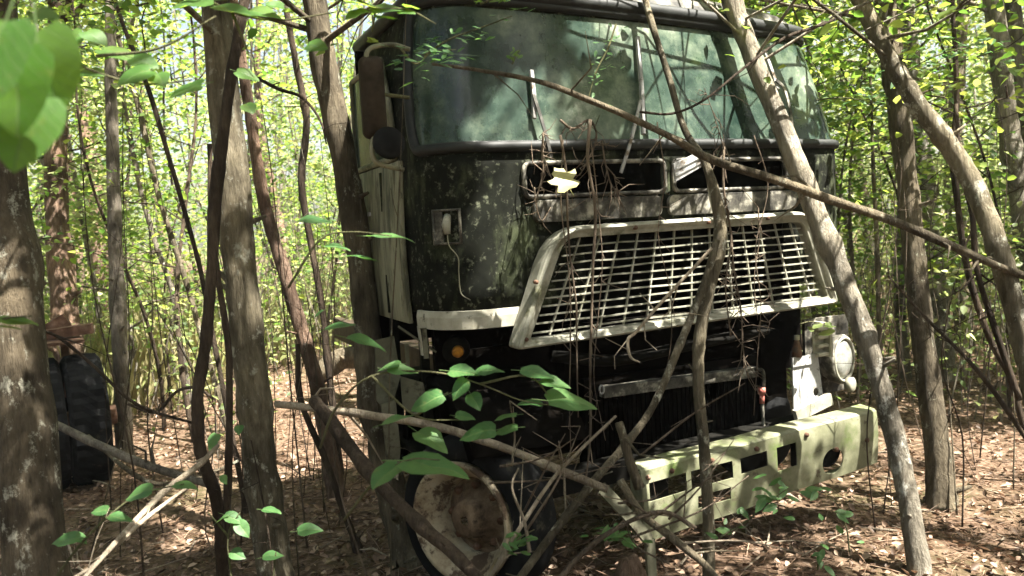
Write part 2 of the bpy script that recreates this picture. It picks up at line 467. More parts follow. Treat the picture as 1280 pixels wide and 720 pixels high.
# crown leaves cut away along the sun's path to light chosen spots: (point, radius)
GAPS = [(TW(.15,-.2,2.25),.30),(TW(.50,-.2,2.12),.16),(TW(.02,-.2,2.0),.14),(TW(.85,-.2,2.35),.13),(TW(-.35,-.2,2.42),.12),(TW(.2,-.5,2.65),.28),(TW(-.75,-.1,2.0),.07),
        (TW(.66,.08,1.38),.13),(TW(.38,.08,1.22),.07),(TW(.80,.08,1.2),.07),(TW(.40,.08,1.56),.08),(TW(.05,.08,1.57),.09),(TW(-.45,.08,1.57),.05),(TW(-.15,.08,1.3),.06),(TW(.08,.1,1.8),.13),(TW(.5,.05,1.7),.10),
        (TW(.95,.12,.48),.10),(TW(.70,.12,.52),.06),(TW(.50,.12,.5),.06),(TW(.1,.12,.48),.05),(TW(-.25,.12,.46),.04),(TW(.9,.0,.7),.12),(TW(1.05,.1,.85),.12),
        (TW(-1.0,-.05,1.22),.06),(TW(-.62,.05,1.2),.05)]
GAPS += [(np.array(p), r_) for p, r_ in (((1.75,3.55,0),.30),((2.5,4.3,0),.38),((2.1,3.1,0),.2),((3.1,5.2,0),.5),((2.3,5.6,0),.4),((3.6,6.6,0),.6),((1.5,3.05,0),.14),((2.7,3.5,0),.16),
        ((1.55,3.6,.9),.10),((1.45,3.75,1.6),.10),((1.3,3.8,2.2),.12),
        ((-.85,4.0,0),.2),((-1.2,4.7,0),.25),((-1.5,5.6,0),.5),((-2.0,5.1,0),.35),((-2.9,7.2,0),.6),((-1.9,6.6,0),.5),((-2.3,6.4,0),.55),((-1.9,4.5,0),.16),((-.6,3.7,0),.1),((-1.2,3.5,0),.12),((-2.6,3.4,.4),.12),((-2.1,3.2,1.1),.08),
        ((-1.3,3.6,1.9),.14),((-1.25,3.6,1.2),.07),((-.9,2.0,2.1),.35),((-.6,2.4,2.2),.2),((-.2,2.4,2.05),.2),((-.55,1.0,1.85),.2))]
GAPS += [(W(px, py, 2.5), r_) for px, py, r_ in ((540,503,.05),(578,480,.05),(488,460,.06),(690,478,.05),(455,345,.05),(232,606,.06),(100,672,.08))]
_S = np.array(SUN)
def gap_filter(L, seed):
    keep = np.ones(len(L), bool); g = np.random.RandomState(seed+5)
    for p, r_ in GAPS:
        q = L-p; t = q@_S; dist = np.linalg.norm(q-t[:, None]*_S, axis=1)
        keep &= ~((dist < r_*1.15+.04+g.normal(0, .03, len(L))) & (t > .5))
    return keep

# trees traced in the photograph: (px, py, distance) down from top to foot, widths in px
def photo_tree(name, label, pts, wid, bmat, crown=None, sink=.15, seed=1, rise=None, cat="tree", group=None, lmat='leaf', foot=None, sides=14, wob=.18):
    P = [W(*p) for p in pts][::-1]                      # foot first
    ds = [p[2] for p in pts][::-1]; wd = list(wid)[::-1]
    R = [w_*d_/FPX/2 for w_, d_ in zip(wd, ds)]
    P = [np.array(p) for p in P]
    if foot is not None: P.insert(0, np.array([foot[0], foot[1], gz(*foot)])); R.insert(0, R[0]*1.05)
    g = gz(P[0][0], P[0][1])
    if P[0][2] > g+.02:
        d = nrm(P[0]-P[1]); d[2] = min(d[2], -.6)
        q = P[0]+d*(P[0][2]-g)/-d[2]; P.insert(0, q); R.insert(0, R[0]*1.08)
    base = np.array([P[0][0], P[0][1], gz(P[0][0], P[0][1])])
    P.insert(0, P[0]-np.array([0, 0, sink])); R.insert(0, R[0])
    n0 = len(P)
    if rise:                                            # the part above the picture
        top, d = P[-1], nrm(P[-1]-P[-3])
        for k in range(1, 5):
            d = nrm(d+np.array([0, 0, .25])); top = top+d*rise/4; P.append(top); R.append(R[n0-1]*(1-.2*k))
    P = np.array(P)-base
    nl, zlo, spread, nleaf, ls = crown or (0, .9, .5, 0, .07)
    mt, mc = tree_meshes(name, seed, P, R, nl, zlo, spread, nleaf, ls, MT[bmat], MT[lmat], sides=sides, wob=wob, at=base)
    return put_tree(name, label, base, mt, mc, cat, group)

photo_tree("tree", "thick dark trunk mottled with white lichen at the left edge of the photo",
    [(-8,-40,3.3),(5,180,3.3),(22,400,3.25),(48,720,3.2)], [44,46,55,72], 'bark_lichen', (16,.72,2.0,4500,.075), seed=11, rise=4.5, sides=18)
photo_tree("tree", "reddish brown trunk rising behind the two black tyres",
    [(78,-30,7.6),(70,130,7.6),(72,280,7.5),(82,400,7.4),(88,470,7.4)], [28,28,27,34,36], 'bark_red', (18,.5,2.0,3500,.07), seed=12, rise=5)
photo_tree("tree", "thin straight grey tree just right of the black tyres",
    [(137,-20,6.3),(139,130,6.3),(144,300,6.3),(150,430,6.3),(156,560,6.35)], [12,14,17,18,19], 'bark_grey', (12,.6,1.4,2000,.065), seed=13, rise=4)
photo_tree("tree", "thick mottled grey brown tree trunk between the dark crooked vine and the truck door",
    [(266,-30,3.6),(282,140,3.6),(300,330,3.62),(316,480,3.65),(330,610,3.7),(345,730,3.72)], [34,38,41,41,40,42], 'bark_tan', (16,.6,2.2,4500,.075), seed=14, rise=5, sides=18)
photo_tree("tree", "smooth brown tree leaning right in front of the truck door and mirror",
    [(388,-30,4.1),(405,80,4.1),(430,200,4.1),(452,340,4.1),(464,470,4.1),(484,590,4.1),(512,690,4.05)], [28,32,32,32,36,38,42], 'bark_brown', (16,.6,2.0,4000,.07), seed=15, rise=5)
photo_tree("tree", "pale blotched sapling trunk leaning across the right side of the windshield and grille",
    [(905,-30,3.95),(940,70,3.9),(978,160,3.85),(1012,245,3.8),(1050,340,3.72),(1085,430,3.66),(1112,520,3.6),(1135,620,3.52),(1150,722,3.45)], [20,23,25,26,26,25,25,25,26], 'bark_pale', (14,.6,2.0,3500,.07), seed=16, rise=4.5)
photo_tree("tree", "bent tan tree arching down the right edge from the top of the photo",
    [(1058,-40,3.9),(1080,10,3.9),(1113,75,3.85),(1150,135,3.8),(1192,190,3.8),(1226,252,3.75),(1250,320,3.7),(1272,400,3.7),(1296,500,3.65),(1312,600,3.6)], [18,20,21,23,24,25,26,27,28,28], 'bark_tan', (14,.6,2.0,3500,.07), seed=17, rise=4)
photo_tree("tree", "straight dark brown tree with flaking bark and mossy foot right of the bumper",
    [(1103,-30,4.5),(1118,100,4.5),(1132,210,4.5),(1146,350,4.45),(1160,470,4.4),(1172,560,4.35),(1178,635,4.3)], [24,26,26,26,28,30,34], 'bark_brown', (14,.6,2.0,3500,.07), seed=18, rise=5)
photo_tree("tree", "pale sunlit tree directly behind the dark trunk right of the truck",
    [(1128,-30,7.5),(1140,100,7.5),(1155,230,7.5),(1166,330,7.5),(1176,440,7.5)], [20,22,24,26,28], 'bark_pale', (14,.5,1.8,2500,.07), seed=19, rise=5)
photo_tree("tree", "grey white tree at the top right corner of the photo",
    [(1238,-30,6.2),(1250,70,6.2),(1262,170,6.2),(1280,270,6.2),(1300,380,6.2)], [22,24,25,26,28], 'bark_pale', (14,.55,2,2500,.07), seed=20, rise=5)
photo_tree("tree", "brown tree close beside the grey white tree at the right edge",
    [(1262,-30,6.9),(1272,90,6.9),(1280,200,6.9),(1288,330,6.9)], [18,20,21,22], 'bark_grey', (10,.55,1.6,1750,.07), seed=21, rise=5)
photo_tree("sapling", "forked pale sapling standing in front of the middle of the grille",
    [(800,-30,3.75),(812,20,3.7),(834,90,3.6),(855,160,3.5),(882,205,3.42),(898,262,3.38),(899,310,3.36),(886,360,3.35),(875,420,3.35),(873,480,3.35),(880,560,3.38),(885,640,3.42),(886,722,3.45)],
    [7,8,8,8,10,15,17,16,15,14,14,14,15], 'bark_tan', None, seed=22, rise=1.6, cat="sapling", wob=.1)
photo_tree("sapling", "thin stem slanting from the ground up left into the forked sapling's trunk",
    [(896,300,3.33),(880,355,3.3),(850,430,3.25),(815,510,3.2),(778,560,3.15),(735,610,3.05),(690,668,2.98),(650,722,2.9)], [9,9,9,9,10,10,10,10], 'bark_tan', None, seed=23, cat="sapling", wob=.1)
photo_tree("vine_stem", "dark crooked vine-like stem crossing the front of the thick mottled trunk",
    [(312,-30,3.3),(298,40,3.25),(284,130,3.2),(270,240,3.2),(264,340,3.2),(258,420,3.2),(247,500,3.2),(252,570,3.25),(272,630,3.3),(278,715,3.4)], [14,14,14,15,13,14,14,15,15,14], 'bark_dark', None, seed=24, rise=2, cat="vine", wob=.25)
photo_tree("vine_stem", "thin dark stem running straight down just left of the thick mottled trunk",
    [(262,180,3.5),(266,300,3.5),(284,420,3.5),(287,520,3.5),(284,620,3.5),(280,715,3.55)], [6,7,8,9,9,10], 'bark_dark', None, seed=25, cat="vine", wob=.25)
photo_tree("sapling", "brown slanted sapling between the thick mottled trunk and the tree by the door",
    [(300,60,5.2),(312,140,5.2),(330,250,5.2),(352,330,5.2),(376,410,5.2),(396,480,5.2),(410,560,5.2)], [12,13,15,17,18,18,20], 'bark_red', None, seed=26, rise=3, cat="sapling")
photo_tree("sapling", "wavy dark stem left of the tree that leans before the door",
    [(352,-20,5.6),(370,80,5.6),(383,150,5.6),(377,230,5.6),(388,300,5.6),(402,380,5.6),(412,470,5.6),(420,545,5.6)], [7,8,9,9,8,8,9,9], 'bark_dark', None, seed=27, rise=2, cat="sapling", wob=.25)
photo_tree("log", "dark fallen pole leaning on the foot of the brown tree before the wheel",
    [(392,500,3.2),(420,535,3.1),(470,600,2.95),(530,660,2.8),(600,725,2.65)], [15,17,17,16,16], 'bark_dark', None, seed=28, cat="log")
for i, (lab, pts, wd, b) in enumerate([
    ("slim grey sapling leaning right behind the thin straight grey tree", [(150,100,7.5),(168,200,7.5),(190,290,7.5),(214,360,7.5),(224,420,7.5)], 7, 'bark_grey'),
    ("slim brown sapling second right of the thin straight grey tree", [(143,30,7),(172,130,7),(200,250,7),(232,350,7),(252,420,7)], 7, 'bark_brown'),
    ("wispy dark stem crossing between the vine stem and slim saplings at left", [(150,20,5),(185,110,5),(215,210,5),(238,290,5),(252,345,5),(270,440,5)], 6, 'bark_dark'),
    ("thin pale stem near the reddish trunk leaning left", [(90,200,8.5),(106,290,8.5),(122,380,8.5),(130,450,8.5)], 7, 'bark_pale'),
    ("thin stem leaning left between the dark right trunk and the arching tree", [(1196,118,4.6),(1192,200,4.6),(1208,330,4.6),(1236,420,4.6),(1262,470,4.6),(1276,520,4.6)], 8, 'bark_dark'),
    ("slender stem behind the right end of the truck roof", [(1010,60,9),(1040,200,9),(1062,300,9),(1070,400,9)], 7, 'bark_grey'),
    ("thin brown stem right of the headlight", [(1092,220,6.5),(1096,300,6.5),(1098,380,6.5),(1100,450,6.5)], 6, 'bark_brown'),
    ("short dark stem standing before the pale fallen pole", [(372,430,4.2),(376,500,4.2),(405,570,4.2),(430,640,4.2)], 8, 'bark_dark'),
    ]):
    photo_tree("sapling", lab, pts, [wd*.8]+[wd]*(len(pts)-1), b, None if i in (7,) else (6,.55,.9,700,.06), seed=40+i, rise=0 if i == 7 else 2.0, cat="sapling", sides=8)

# background wood: six kinds copied
rs = np.random.RandomState(77)
KINDS = []
for k in range(7):
    H = [7.5, 9, 6, 11, 5, 8, 4][k]; r0 = [.06, .085, .04, .12, .03, .055, .022][k]
    lean = rs.normal(0, .07, 2)
    P = [np.array([lean[0]*z+.12*math.sin(z*1.1+k), lean[1]*z+.12*math.cos(z*.9+k*2), z]) for z in np.linspace(-.2, H, 9)]
    zlo = [.14, .3, .12, .42, .12, .2, .1][k]
    KINDS.append(tree_meshes("wood%d" % k, 100+k, P, np.linspace(r0, r0*.15, 9), [16, 16, 14, 16, 12, 16, 9][k], zlo,
                             [1.5, 2.0, 1.3, 2.4, 1.0, 1.7, .9][k], [2100, 2300, 1700, 2300, 1100, 2000, 950][k], [.075, .08, .075, .085, .07, .08, .07][k],
                             MT[['bark_grey', 'bark_brown', 'bark_pale', 'bark_red', 'bark_grey', 'bark_dark', 'bark_brown'][k]],
                             MT[['leaf', 'leaf_pale', 'leaf_pale', 'leaf', 'leaf', 'leaf_pale', 'leaf'][k]], sides=8, clump=.22, tilt=.6, calpha=.25))
spots = []
tries = 0
while len(spots) < 160 and tries < 16000:
    tries += 1
    dd = 7.5+30*rs.rand()**1.25; aa = rs.uniform(-.72, .72)
    x, y = dd*math.sin(aa), dd*math.cos(aa)
    q = np.array([x, y, 0])-TO; u, v = q@EU, q@EV
    if -2.0 < u < 2.0 and -7 < v < 3: continue
    if dd < 13 and rs.rand() < .25: continue
    if any((x-a)**2+(y-b)**2 < (.7+.03*dd)**2 for a, b, _ in spots): continue
    if math.hypot(x+3.6, y-6.2) < 1.6: continue
    if -.46 < aa < -.30 and dd < 24: continue
    if aa < -.1 and rs.rand() < .3: continue
    kk = rs.choice(7, p=[.16,.12,.16,.11,.17,.10,.18])
    spots.append((x, y, kk))
spots.sort(key=lambda s: math.atan2(s[0], s[1]))
ORD = lambda i: "%d%s" % (i, "th" if 10 < i % 100 < 14 else {1: "st", 2: "nd", 3: "rd"}.get(i % 10, "th"))
KW = ["slim grey leafy tree", "tall brown leafy tree", "slim pale barked tree", "tall reddish straight tree", "thin grey young tree", "dark stemmed leafy tree", "low bushy young tree"]
cnt = {}
for x, y, k in spots: cnt[k] = cnt.get(k, 0)+1
idx = {}
for x, y, k in spots:
    idx[k] = idx.get(k, 0)+1
    put_tree("background_tree", "%s in the wood behind, %s of its kind from left" % (KW[k], ORD(idx[k])), (x, y, gz(x, y)), KINDS[k][0], KINDS[k][1],
             "tree", "trees of the wood behind the truck", rs.uniform(0, 6.28), rs.uniform(.85, 1.2))

rs = np.random.RandomState(91)
STEMS = []
for k in range(5):
    H = [4.5, 5.5, 3.6, 6, 4][k]; l_ = rs.normal(0, .14, 2)
    P = [np.array([l_[0]*z+.10*math.sin(z*1.7+k), l_[1]*z+.10*math.cos(z*1.3+k*2), z]) for z in np.linspace(-.15, H, 8)]
    STEMS.append(tree_meshes("stem%d" % k, 400+k, P, np.linspace([.022, .028, .016, .032, .02][k], .006, 8), 7, .3, .8, 420, .065, MT[['bark_dark', 'bark_brown', 'bark_dark', 'bark_dark', 'bark_grey'][k]], MT['leaf'], sides=6))
sp2 = []
while len(sp2) < 70:
    dd = rs.uniform(5.8, 15); aa = rs.uniform(-.66, .68); x, y = dd*math.sin(aa), dd*math.cos(aa)
    q = np.array([x, y, 0])-TO
    if -1.8 < q@EU < 1.9 and -7 < q@EV < 3: continue
    if math.hypot(x+3.4, y-5.5) < 1.3: continue
    sp2.append((x, y, rs.randint(5)))
sp2.sort(key=lambda s: math.atan2(s[0], s[1]))
for i, (x, y, k) in enumerate(sp2):
    put_tree("thin_sapling", "thin whippy dark sapling in the middle distance, %s from the left" % ORD(i+1), (x, y, gz(x, y)), STEMS[k][0], STEMS[k][1], "sapling", "thin saplings crowding the middle distance", rs.uniform(0, 6.28), rs.uniform(.85, 1.25))

# far wood: reads as one mass of leaves
n = 30000
aa = rs.uniform(-.95, .95, n); rr = rs.uniform(34, 62, n)
zz = 15*rs.rand(n)**1.1
keep = np.array([mnoise.noise(Vector((a_*14, r_*.12, z_*.33))) > -.12 for a_, r_, z_ in zip(aa, rr, zz)])
Cc = np.c_[rr*np.sin(aa), rr*np.cos(aa), zz+.8][keep]
V, Fs = leaf_cloud(rs, Cc, .30, .8)
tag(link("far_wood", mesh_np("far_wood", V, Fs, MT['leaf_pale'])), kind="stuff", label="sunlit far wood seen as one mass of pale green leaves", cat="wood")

n = 46000
aa = rs.uniform(.95, 2*math.pi-.95, n); rr = rs.uniform(9, 22, n); zz = 11*rs.rand(n)
Cc = np.c_[rr*np.sin(aa), rr*np.cos(aa), zz+.2]
V, Fs = leaf_cloud(rs, Cc, .26, .8)
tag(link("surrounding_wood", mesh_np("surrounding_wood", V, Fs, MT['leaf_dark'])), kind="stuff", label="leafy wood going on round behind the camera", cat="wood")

# undergrowth: stalks and small leaves nobody could count
b = MB()
n = 2300; LC = []
for i in range(n):
    dd = 6.5+18*rs.rand()**1.1; aa = rs.uniform(-.75, .75); x, y = dd*math.sin(aa), dd*math.cos(aa)
    q = np.array([x, y, 0])-TO; u, v = q@EU, q@EV
    if -1.5 < u < 1.5 and -6 < v < 1: continue
    if x < -2.5 and y < 7: continue
    if -.46 < aa < -.30 and dd > 9 and rs.rand() < .75: continue
    h = rs.uniform(.4, 2.4); l = rs.normal(0, .22, 2)*h; z = gz(x, y)
    b.tube([(x, y, z-.03), (x+l[0]*.3, y+l[1]*.3, z+h*.5), (x+l[0], y+l[1], z+h)], [.007, .005, .002], 4, caps=False)
    if rs.rand() < .8:
        m_ = rs.randint(10, 60)
        LC.append(np.array([x, y, z])+np.c_[l[0]*rs.rand(m_), l[1]*rs.rand(m_), h*rs.uniform(.2, 1.05, m_)]+rs.normal(0, .11, (m_, 3)))
us = tag(link("undergrowth", b.mesh("undergrowth", MT['bark_grey'])), kind="stuff", label="thin dry stalks and weeds filling the wood floor", cat="undergrowth")
V, Fs = leaf_cloud(rs, np.vstack(LC), .06, .6)
link("leaves", mesh_np("undergrowth_leaves", V, Fs, MT['leaf_pale']), us)

n = 5200; dd = rs.uniform(8.5, 22, n); aa = rs.normal(-.40, .09, n); aa[n//2:] = rs.uniform(-.7, .75, n-n//2)
Cc = np.array([(d_*math.sin(a_), d_*math.cos(a_), gz(d_*math.sin(a_), d_*math.cos(a_))-.02) for d_, a_ in zip(dd, aa)])
okk = np.array([not (-1.6 < (c*[1,1,0]-TO)@EU < 1.6 and -7 < (c*[1,1,0]-TO)@EV < 1) for c in Cc]); Cc = Cc[okk]; n = len(Cc)
V, Fs = scatter_leaves(tmpl_leaf(.012, .0, .28), Cc, nrm(np.c_[rs.normal(size=(n, 2)), rs.normal(0, .2, n)]), nrm(np.c_[rs.normal(0, .28, (n, 2)), np.ones(n)]), rs.uniform(.3, 1.1, n))
tag(link("tall_grass", mesh_np("tall_grass", V, Fs, MT['straw'])), kind="stuff", label="pale dry grass in the sunlit clearing left of the truck", cat="grass")

# ------------------------------------------------------------------ the truck
MT['cab'] = surf("weathered_black_paint", [(.3,(.004,.0045,.0035)),(.55,(.010,.011,.008)),(.8,(.028,.03,.021))], 7, rough=.85, spec=.06,
                 patch=((.055,.065,.035), 4.5, .52, .16, (1, 1, .45)), patch2=((.13,.14,.095), 30, .56, .16), bump=.35)
MT['door'] = surf("faded_olive_cream_paint", [(.3,(.13,.13,.08)),(.55,(.24,.235,.16)),(.8,(.33,.32,.24))], 3.5, (1.5,1.5,.4), rough=.65,
                  patch=((.05,.052,.03), 6, .46, .16, (2,2,.4)), patch2=((.035,.03,.02), 20, .6, .08, (1.5,1.5,.5)), bump=.3)
MT['cream'] = surf("dirty_cream_paint", [(.3,(.2,.19,.14)),(.55,(.36,.345,.28)),(.8,(.5,.48,.41))], 7, rough=.6, patch=((.09,.08,.055), 16, .60, .07))
MT['grille'] = surf("stained_bright_trim", [(.3,(.15,.15,.11)),(.52,(.27,.265,.21)),(.75,(.42,.41,.34))], 9, rough=.6, patch=((.085,.085,.045), 7, .54, .14), patch2=((.10,.06,.035), 24, .66, .06), bump=.2)
MT['bumper'] = surf("algae_stained_bumper", [(.3,(.075,.078,.042)),(.52,(.155,.158,.095)),(.75,(.29,.29,.2))], 6, rough=.7,
                    patch=((.075,.11,.025), 4, .50, .16), patch2=((.06,.05,.03), 15, .60, .08), bump=.3)
MT['black'] = surf("grimy_black_metal", [(.3,(.004,.004,.0035)),(.6,(.009,.0085,.007)),(.8,(.02,.017,.013))], 14, rough=.85, spec=.06)
MT['tanrust'] = surf('dull_tan_rust', [(.3,(.05,.034,.022)),(.52,(.13,.09,.06)),(.75,(.25,.19,.13))], 13, rough=.95, spec=.05, patch=((.03,.022,.016), 8, .55, .1))
MT['soot'] = surf('shade_black_underside', [(.3,(.002,.002,.002)),(.7,(.006,.005,.004))], 9, rough=1, spec=0)  # near-black: deep shade under and inside the cab put into the colour
MT['rust'] = surf("rusty_metal", [(.3,(.035,.02,.014)),(.5,(.10,.055,.036)),(.75,(.22,.145,.105))], 9, rough=.9, spec=.15, patch=((.07,.06,.05), 6, .6, .1))
MT['rim'] = surf("flaking_rusty_rim", [(.3,(.15,.10,.06)),(.5,(.30,.25,.17)),(.75,(.44,.39,.30))], 9, rough=.85, spec=.2, patch=((.075,.05,.033), 7, .54, .06), patch2=((.24,.18,.09), 5, .62, .06))
MT['brownback'] = surf('dull_brown_mirror_back', [(.3,(.02,.015,.01)),(.6,(.045,.034,.024)),(.8,(.1,.08,.06))], 14, rough=.8, spec=.1)
MT['dimdoor'] = surf('darker_olive_paint', [(.3,(.05,.05,.032)),(.55,(.11,.108,.075)),(.8,(.2,.195,.15))], 6, rough=.8, spec=.1, patch=((.03,.024,.016), 9, .55, .1))  # darker copy of the door paint, with dark brown blotches
MT['rubber'] = surf("old_rubber", [(.3,(.006,.006,.006)),(.6,(.013,.0135,.014)),(.8,(.035,.033,.03))], 10, rough=.9, spec=.05, patch=((.07,.065,.045), 5, .6, .1))
MT['seal'] = surf("perished_rubber_seal", [(.3,(.006,.007,.007)),(.7,(.02,.022,.02))], 20, rough=.6, spec=.35)
MT['steel'] = surf("bleached_grey_metal", [(.3,(.22,.22,.21)),(.55,(.36,.36,.35)),(.8,(.5,.5,.49))], 9, rough=.6, patch=((.10,.075,.05), 11, .54, .09), patch2=((.03,.025,.02), 25, .62, .06))
MT['orange'] = surf("amber_lens", [(.3,(.12,.045,.008)),(.7,(.4,.17,.015))], 40, rough=.6, spec=.2, patch=((.03,.02,.01), 30, .55, .1))
MT['red'] = surf("faded_red_fitting", [(.3,(.25,.06,.04)),(.7,(.4,.14,.11))], 20)
MT['lens'] = surf("dusty_headlight_glass", [(.3,(.15,.155,.13)),(.55,(.3,.31,.28)),(.8,(.45,.45,.43))], 14, patch=((.08,.07,.05), 9, .5, .2), rough=.2, spec=.8)
MT['mottle'] = surf("mottled_black_and_grey_panel", [(.36,(.012,.011,.009)),(.5,(.06,.056,.045)),(.6,(.22,.21,.17)),(.75,(.36,.34,.28))], 13, rough=.65)
# dusty windscreen glass: dust over clear, slightly green glass
m, nt_, b_ = new_mat("dusty_windscreen")
n1 = _noise(nt_, 2.3, 8, .72); r1 = _ramp(nt_, [(.36,(.013,.026,.02)),(.48,(.038,.06,.045)),(.58,(.11,.14,.10)),(.68,(.32,.34,.275))]); nt_.links.new(n1.outputs[0], r1.inputs[0])
n2 = _noise(nt_, 9, 8, .75, (1, 1, .45)); r2 = _ramp(nt_, [(.3,(.72,.72,.72)),(.6,(.98,.98,.98))]); nt_.links.new(n2.outputs[0], r2.inputs[0])
nt_.links.new(r1.outputs[0], b_.inputs['Base Color']); b_.inputs['Roughness'].default_value = .16; b_.inputs['Specular IOR Level'].default_value = .4
tp = nt_.nodes.new("ShaderNodeBsdfTransparent"); tp.inputs[0].default_value = (.55, .72, .62, 1)
ms = nt_.nodes.new("ShaderNodeMixShader"); nt_.links.new(r2.outputs[0], ms.inputs[0]); nt_.links.new(tp.outputs[0], ms.inputs[1]); nt_.links.new(b_.outputs[0], ms.inputs[2])
nt_.links.new(ms.outputs[0], nt_.nodes["Material Output"].inputs[0])
MT['glass'] = m

truck = empty("abandoned_truck", TO, "derelict black cab-over truck with cream grille and dusty windshield standing among trees", "truck", rz=TA)
cv = lambda p: (p[0], -p[1], p[2])
def part(name, b, mat, parent=truck, label=None):
    o = link(name, b.mesh(name, MT[mat], cv), parent)
    if label: o['label'] = label
    return o
def bevel(o, wd=.004, seg=2, solid=None):
    if solid:
        s = o.modifiers.new("solid", 'SOLIDIFY'); s.thickness = solid; s.offset = 0
    m_ = o.modifiers.new("bevel", 'BEVEL'); m_.width = wd; m_.segments = seg; m_.limit_method = 'ANGLE'
    return o

D_CAB, RU, RV, BOW = 1.25, .22, .25, .04
FRONT_U = [-.90,-.84,-.76,-.5,-.3,-.08,-.012,.2,.45,.66,.78,.84,.90]
def wrake(z):
    t = min(max((z-1.92)/.64, 0), 1.2)
    return 1.18-.085*t*t, .17*t
def ring(z, off=0.0, us=FRONT_U, shrink=1.0):
    w_, rk = wrake(z); wi = w_-RU
    pts = []
    ys = [-D_CAB, -.95, -.62, -(RV+BOW)]
    nA = 9
    L = [(-w_-off, y+(-rk if k == 3 else -rk*.6)) for k, y in enumerate(ys)]
    for i in range(1, nA+1):
        t = i/nA*math.pi/2
        L.append((-w_+RU-(RU+off)*math.cos(t), -(RV+BOW)+(RV+off)*math.sin(t)-rk))
    Rr = [(-x, y) for x, y in L[::-1]]
    mid = [(u*wi/.96, -BOW*(u/.96)**2-rk+off) for u in us]
    pts = L+mid+Rr
    cy = -.62
    t_ = min(max((z-1.95)/.6, 0), 1.2)
    return [(x*shrink, cy+(y-cy)*shrink, z+t_*(.035-.042*x)) for x, y in pts]
ZR = [1.245,1.36,1.48,1.605,1.735,1.865,1.945,2.02,2.12,2.22,2.32,2.42,2.50,2.57]
NL = 13  # points of one flank before the front
rings = [ring(z) for z in ZR]
NP = len(rings[0])
iw0, iw1 = 4, NP-5          # windshield columns: wraps both corners
def skip(i, j):
    zc = (ZR[i]+ZR[i+1])/2; uc = (rings[i][j][0]+rings[i][j+1][0])/2; fr = NL <= j+.5 <= NP-NL-.5
    if 1.945 < zc < 2.50 and iw0 <= j < iw1: return True
    if fr and abs(uc) < .6 and zc < 1.605: return True
    if fr and 1.735 < zc < 1.865 and (-.76 < uc < -.08 or -.012 < uc < .66): return True
    return False
b = MB(); b.grid(rings, True, skip)
cab = part("cab_body", b, 'cab')
s_ = cab.modifiers.new("solid", 'SOLIDIFY'); s_.thickness = .012; s_.offset = -1
# back wall, floor and the black bulkhead behind the grille
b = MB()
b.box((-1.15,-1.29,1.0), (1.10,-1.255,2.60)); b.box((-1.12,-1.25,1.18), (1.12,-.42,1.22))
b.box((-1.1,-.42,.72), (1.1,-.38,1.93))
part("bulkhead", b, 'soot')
# roof with rain gutter
b = MB()
rl = [ring(2.572, .012), ring(2.60, .0), ring(2.645, 0, shrink=.965), ring(2.685, 0, shrink=.86), ring(2.71, 0, shrink=.6), ring(2.72, 0, shrink=.2)]
b.loft(rl, True, True, cap1=True)
roof = part("roof", b, 'mottle')
g = MB(); gr = [(x, y, z) for x, y, z in ring(2.556, .014)]
g.tube([gr[i] for i in range(0, NP)], .036, 8)
part("rain_gutter", g, 'seal', roof)
# windshield
ZW = [1.945,2.0,2.08,2.16,2.24,2.32,2.40,2.46,2.50]
b = MB(); b.grid([[p for p in ring(z, -.004)[iw0:iw1+1]] for z in ZW])
ws = part("windshield", b, 'glass')
b = MB()
def wpt(j, z): 
    q = ring(z, .006); j0 = int(math.floor(j)); f_ = j-j0; j1 = min(j0+1, NP-1)
    return np.array(q[j0])*(1-f_)+np.array(q[j1])*f_
SB = []
for j in np.linspace(iw0+1.2, iw1-1.2, 46): SB.append(wpt(j, 1.947))
for k, (dj, z) in enumerate([(.75,1.952),(.35,1.972),(.12,2.01),(0,2.06)]): SB.append(wpt(iw1-dj, z))
for z in (2.12,2.2,2.28,2.36,2.42): SB.append(wpt(iw1, z))
for dj, z in [(.12,2.46),(.4,2.505),(.8,2.522)]: SB.append(wpt(iw1-dj, z))
for j in np.linspace(iw1-1.2, iw0+1.2, 46): SB.append(wpt(j, 2.527))
for dj, z in [(.8,2.522),(.4,2.505),(.12,2.46)]: SB.append(wpt(iw0+dj, z))
for z in (2.42,2.36,2.28,2.2,2.12): SB.append(wpt(iw0, z))
for dj, z in [(0,2.06),(.12,2.01),(.35,1.972),(.75,1.952)]: SB.append(wpt(iw0+dj, z))
b.tube(SB, .024, 8, closed=True)
part("windshield_seal", b, 'seal', ws)
# steering wheel and seat behind the dusty glass
b = MB(); P = [(.62+.21*math.cos(t), -.52-.10*math.sin(t), 1.93+.19*math.sin(t)) for t in np.linspace(0, 2*math.pi, 25)[:-1]]
b.tube(P, .014, 6, closed=True); b.tube([(.62,-.52,1.93),(.62,-.42,1.75)], .025, 6)
for t in (0, 2.1, 4.2): b.tube([(.62,-.52,1.93), (.62+.21*math.cos(t), -.52-.10*math.sin(t), 1.93+.19*math.sin(t))], .01, 5)
part("steering_wheel", b, 'black')
for uu in (-.62, .62):
    b = MB(); b.box((uu-.25,-1.22,1.5), (uu+.25,-1.08,2.15)); b.box((uu-.25,-1.2,1.4), (uu+.25,-.75,1.55))
    bevel(part("seat", b, 'black'), .04, 3)
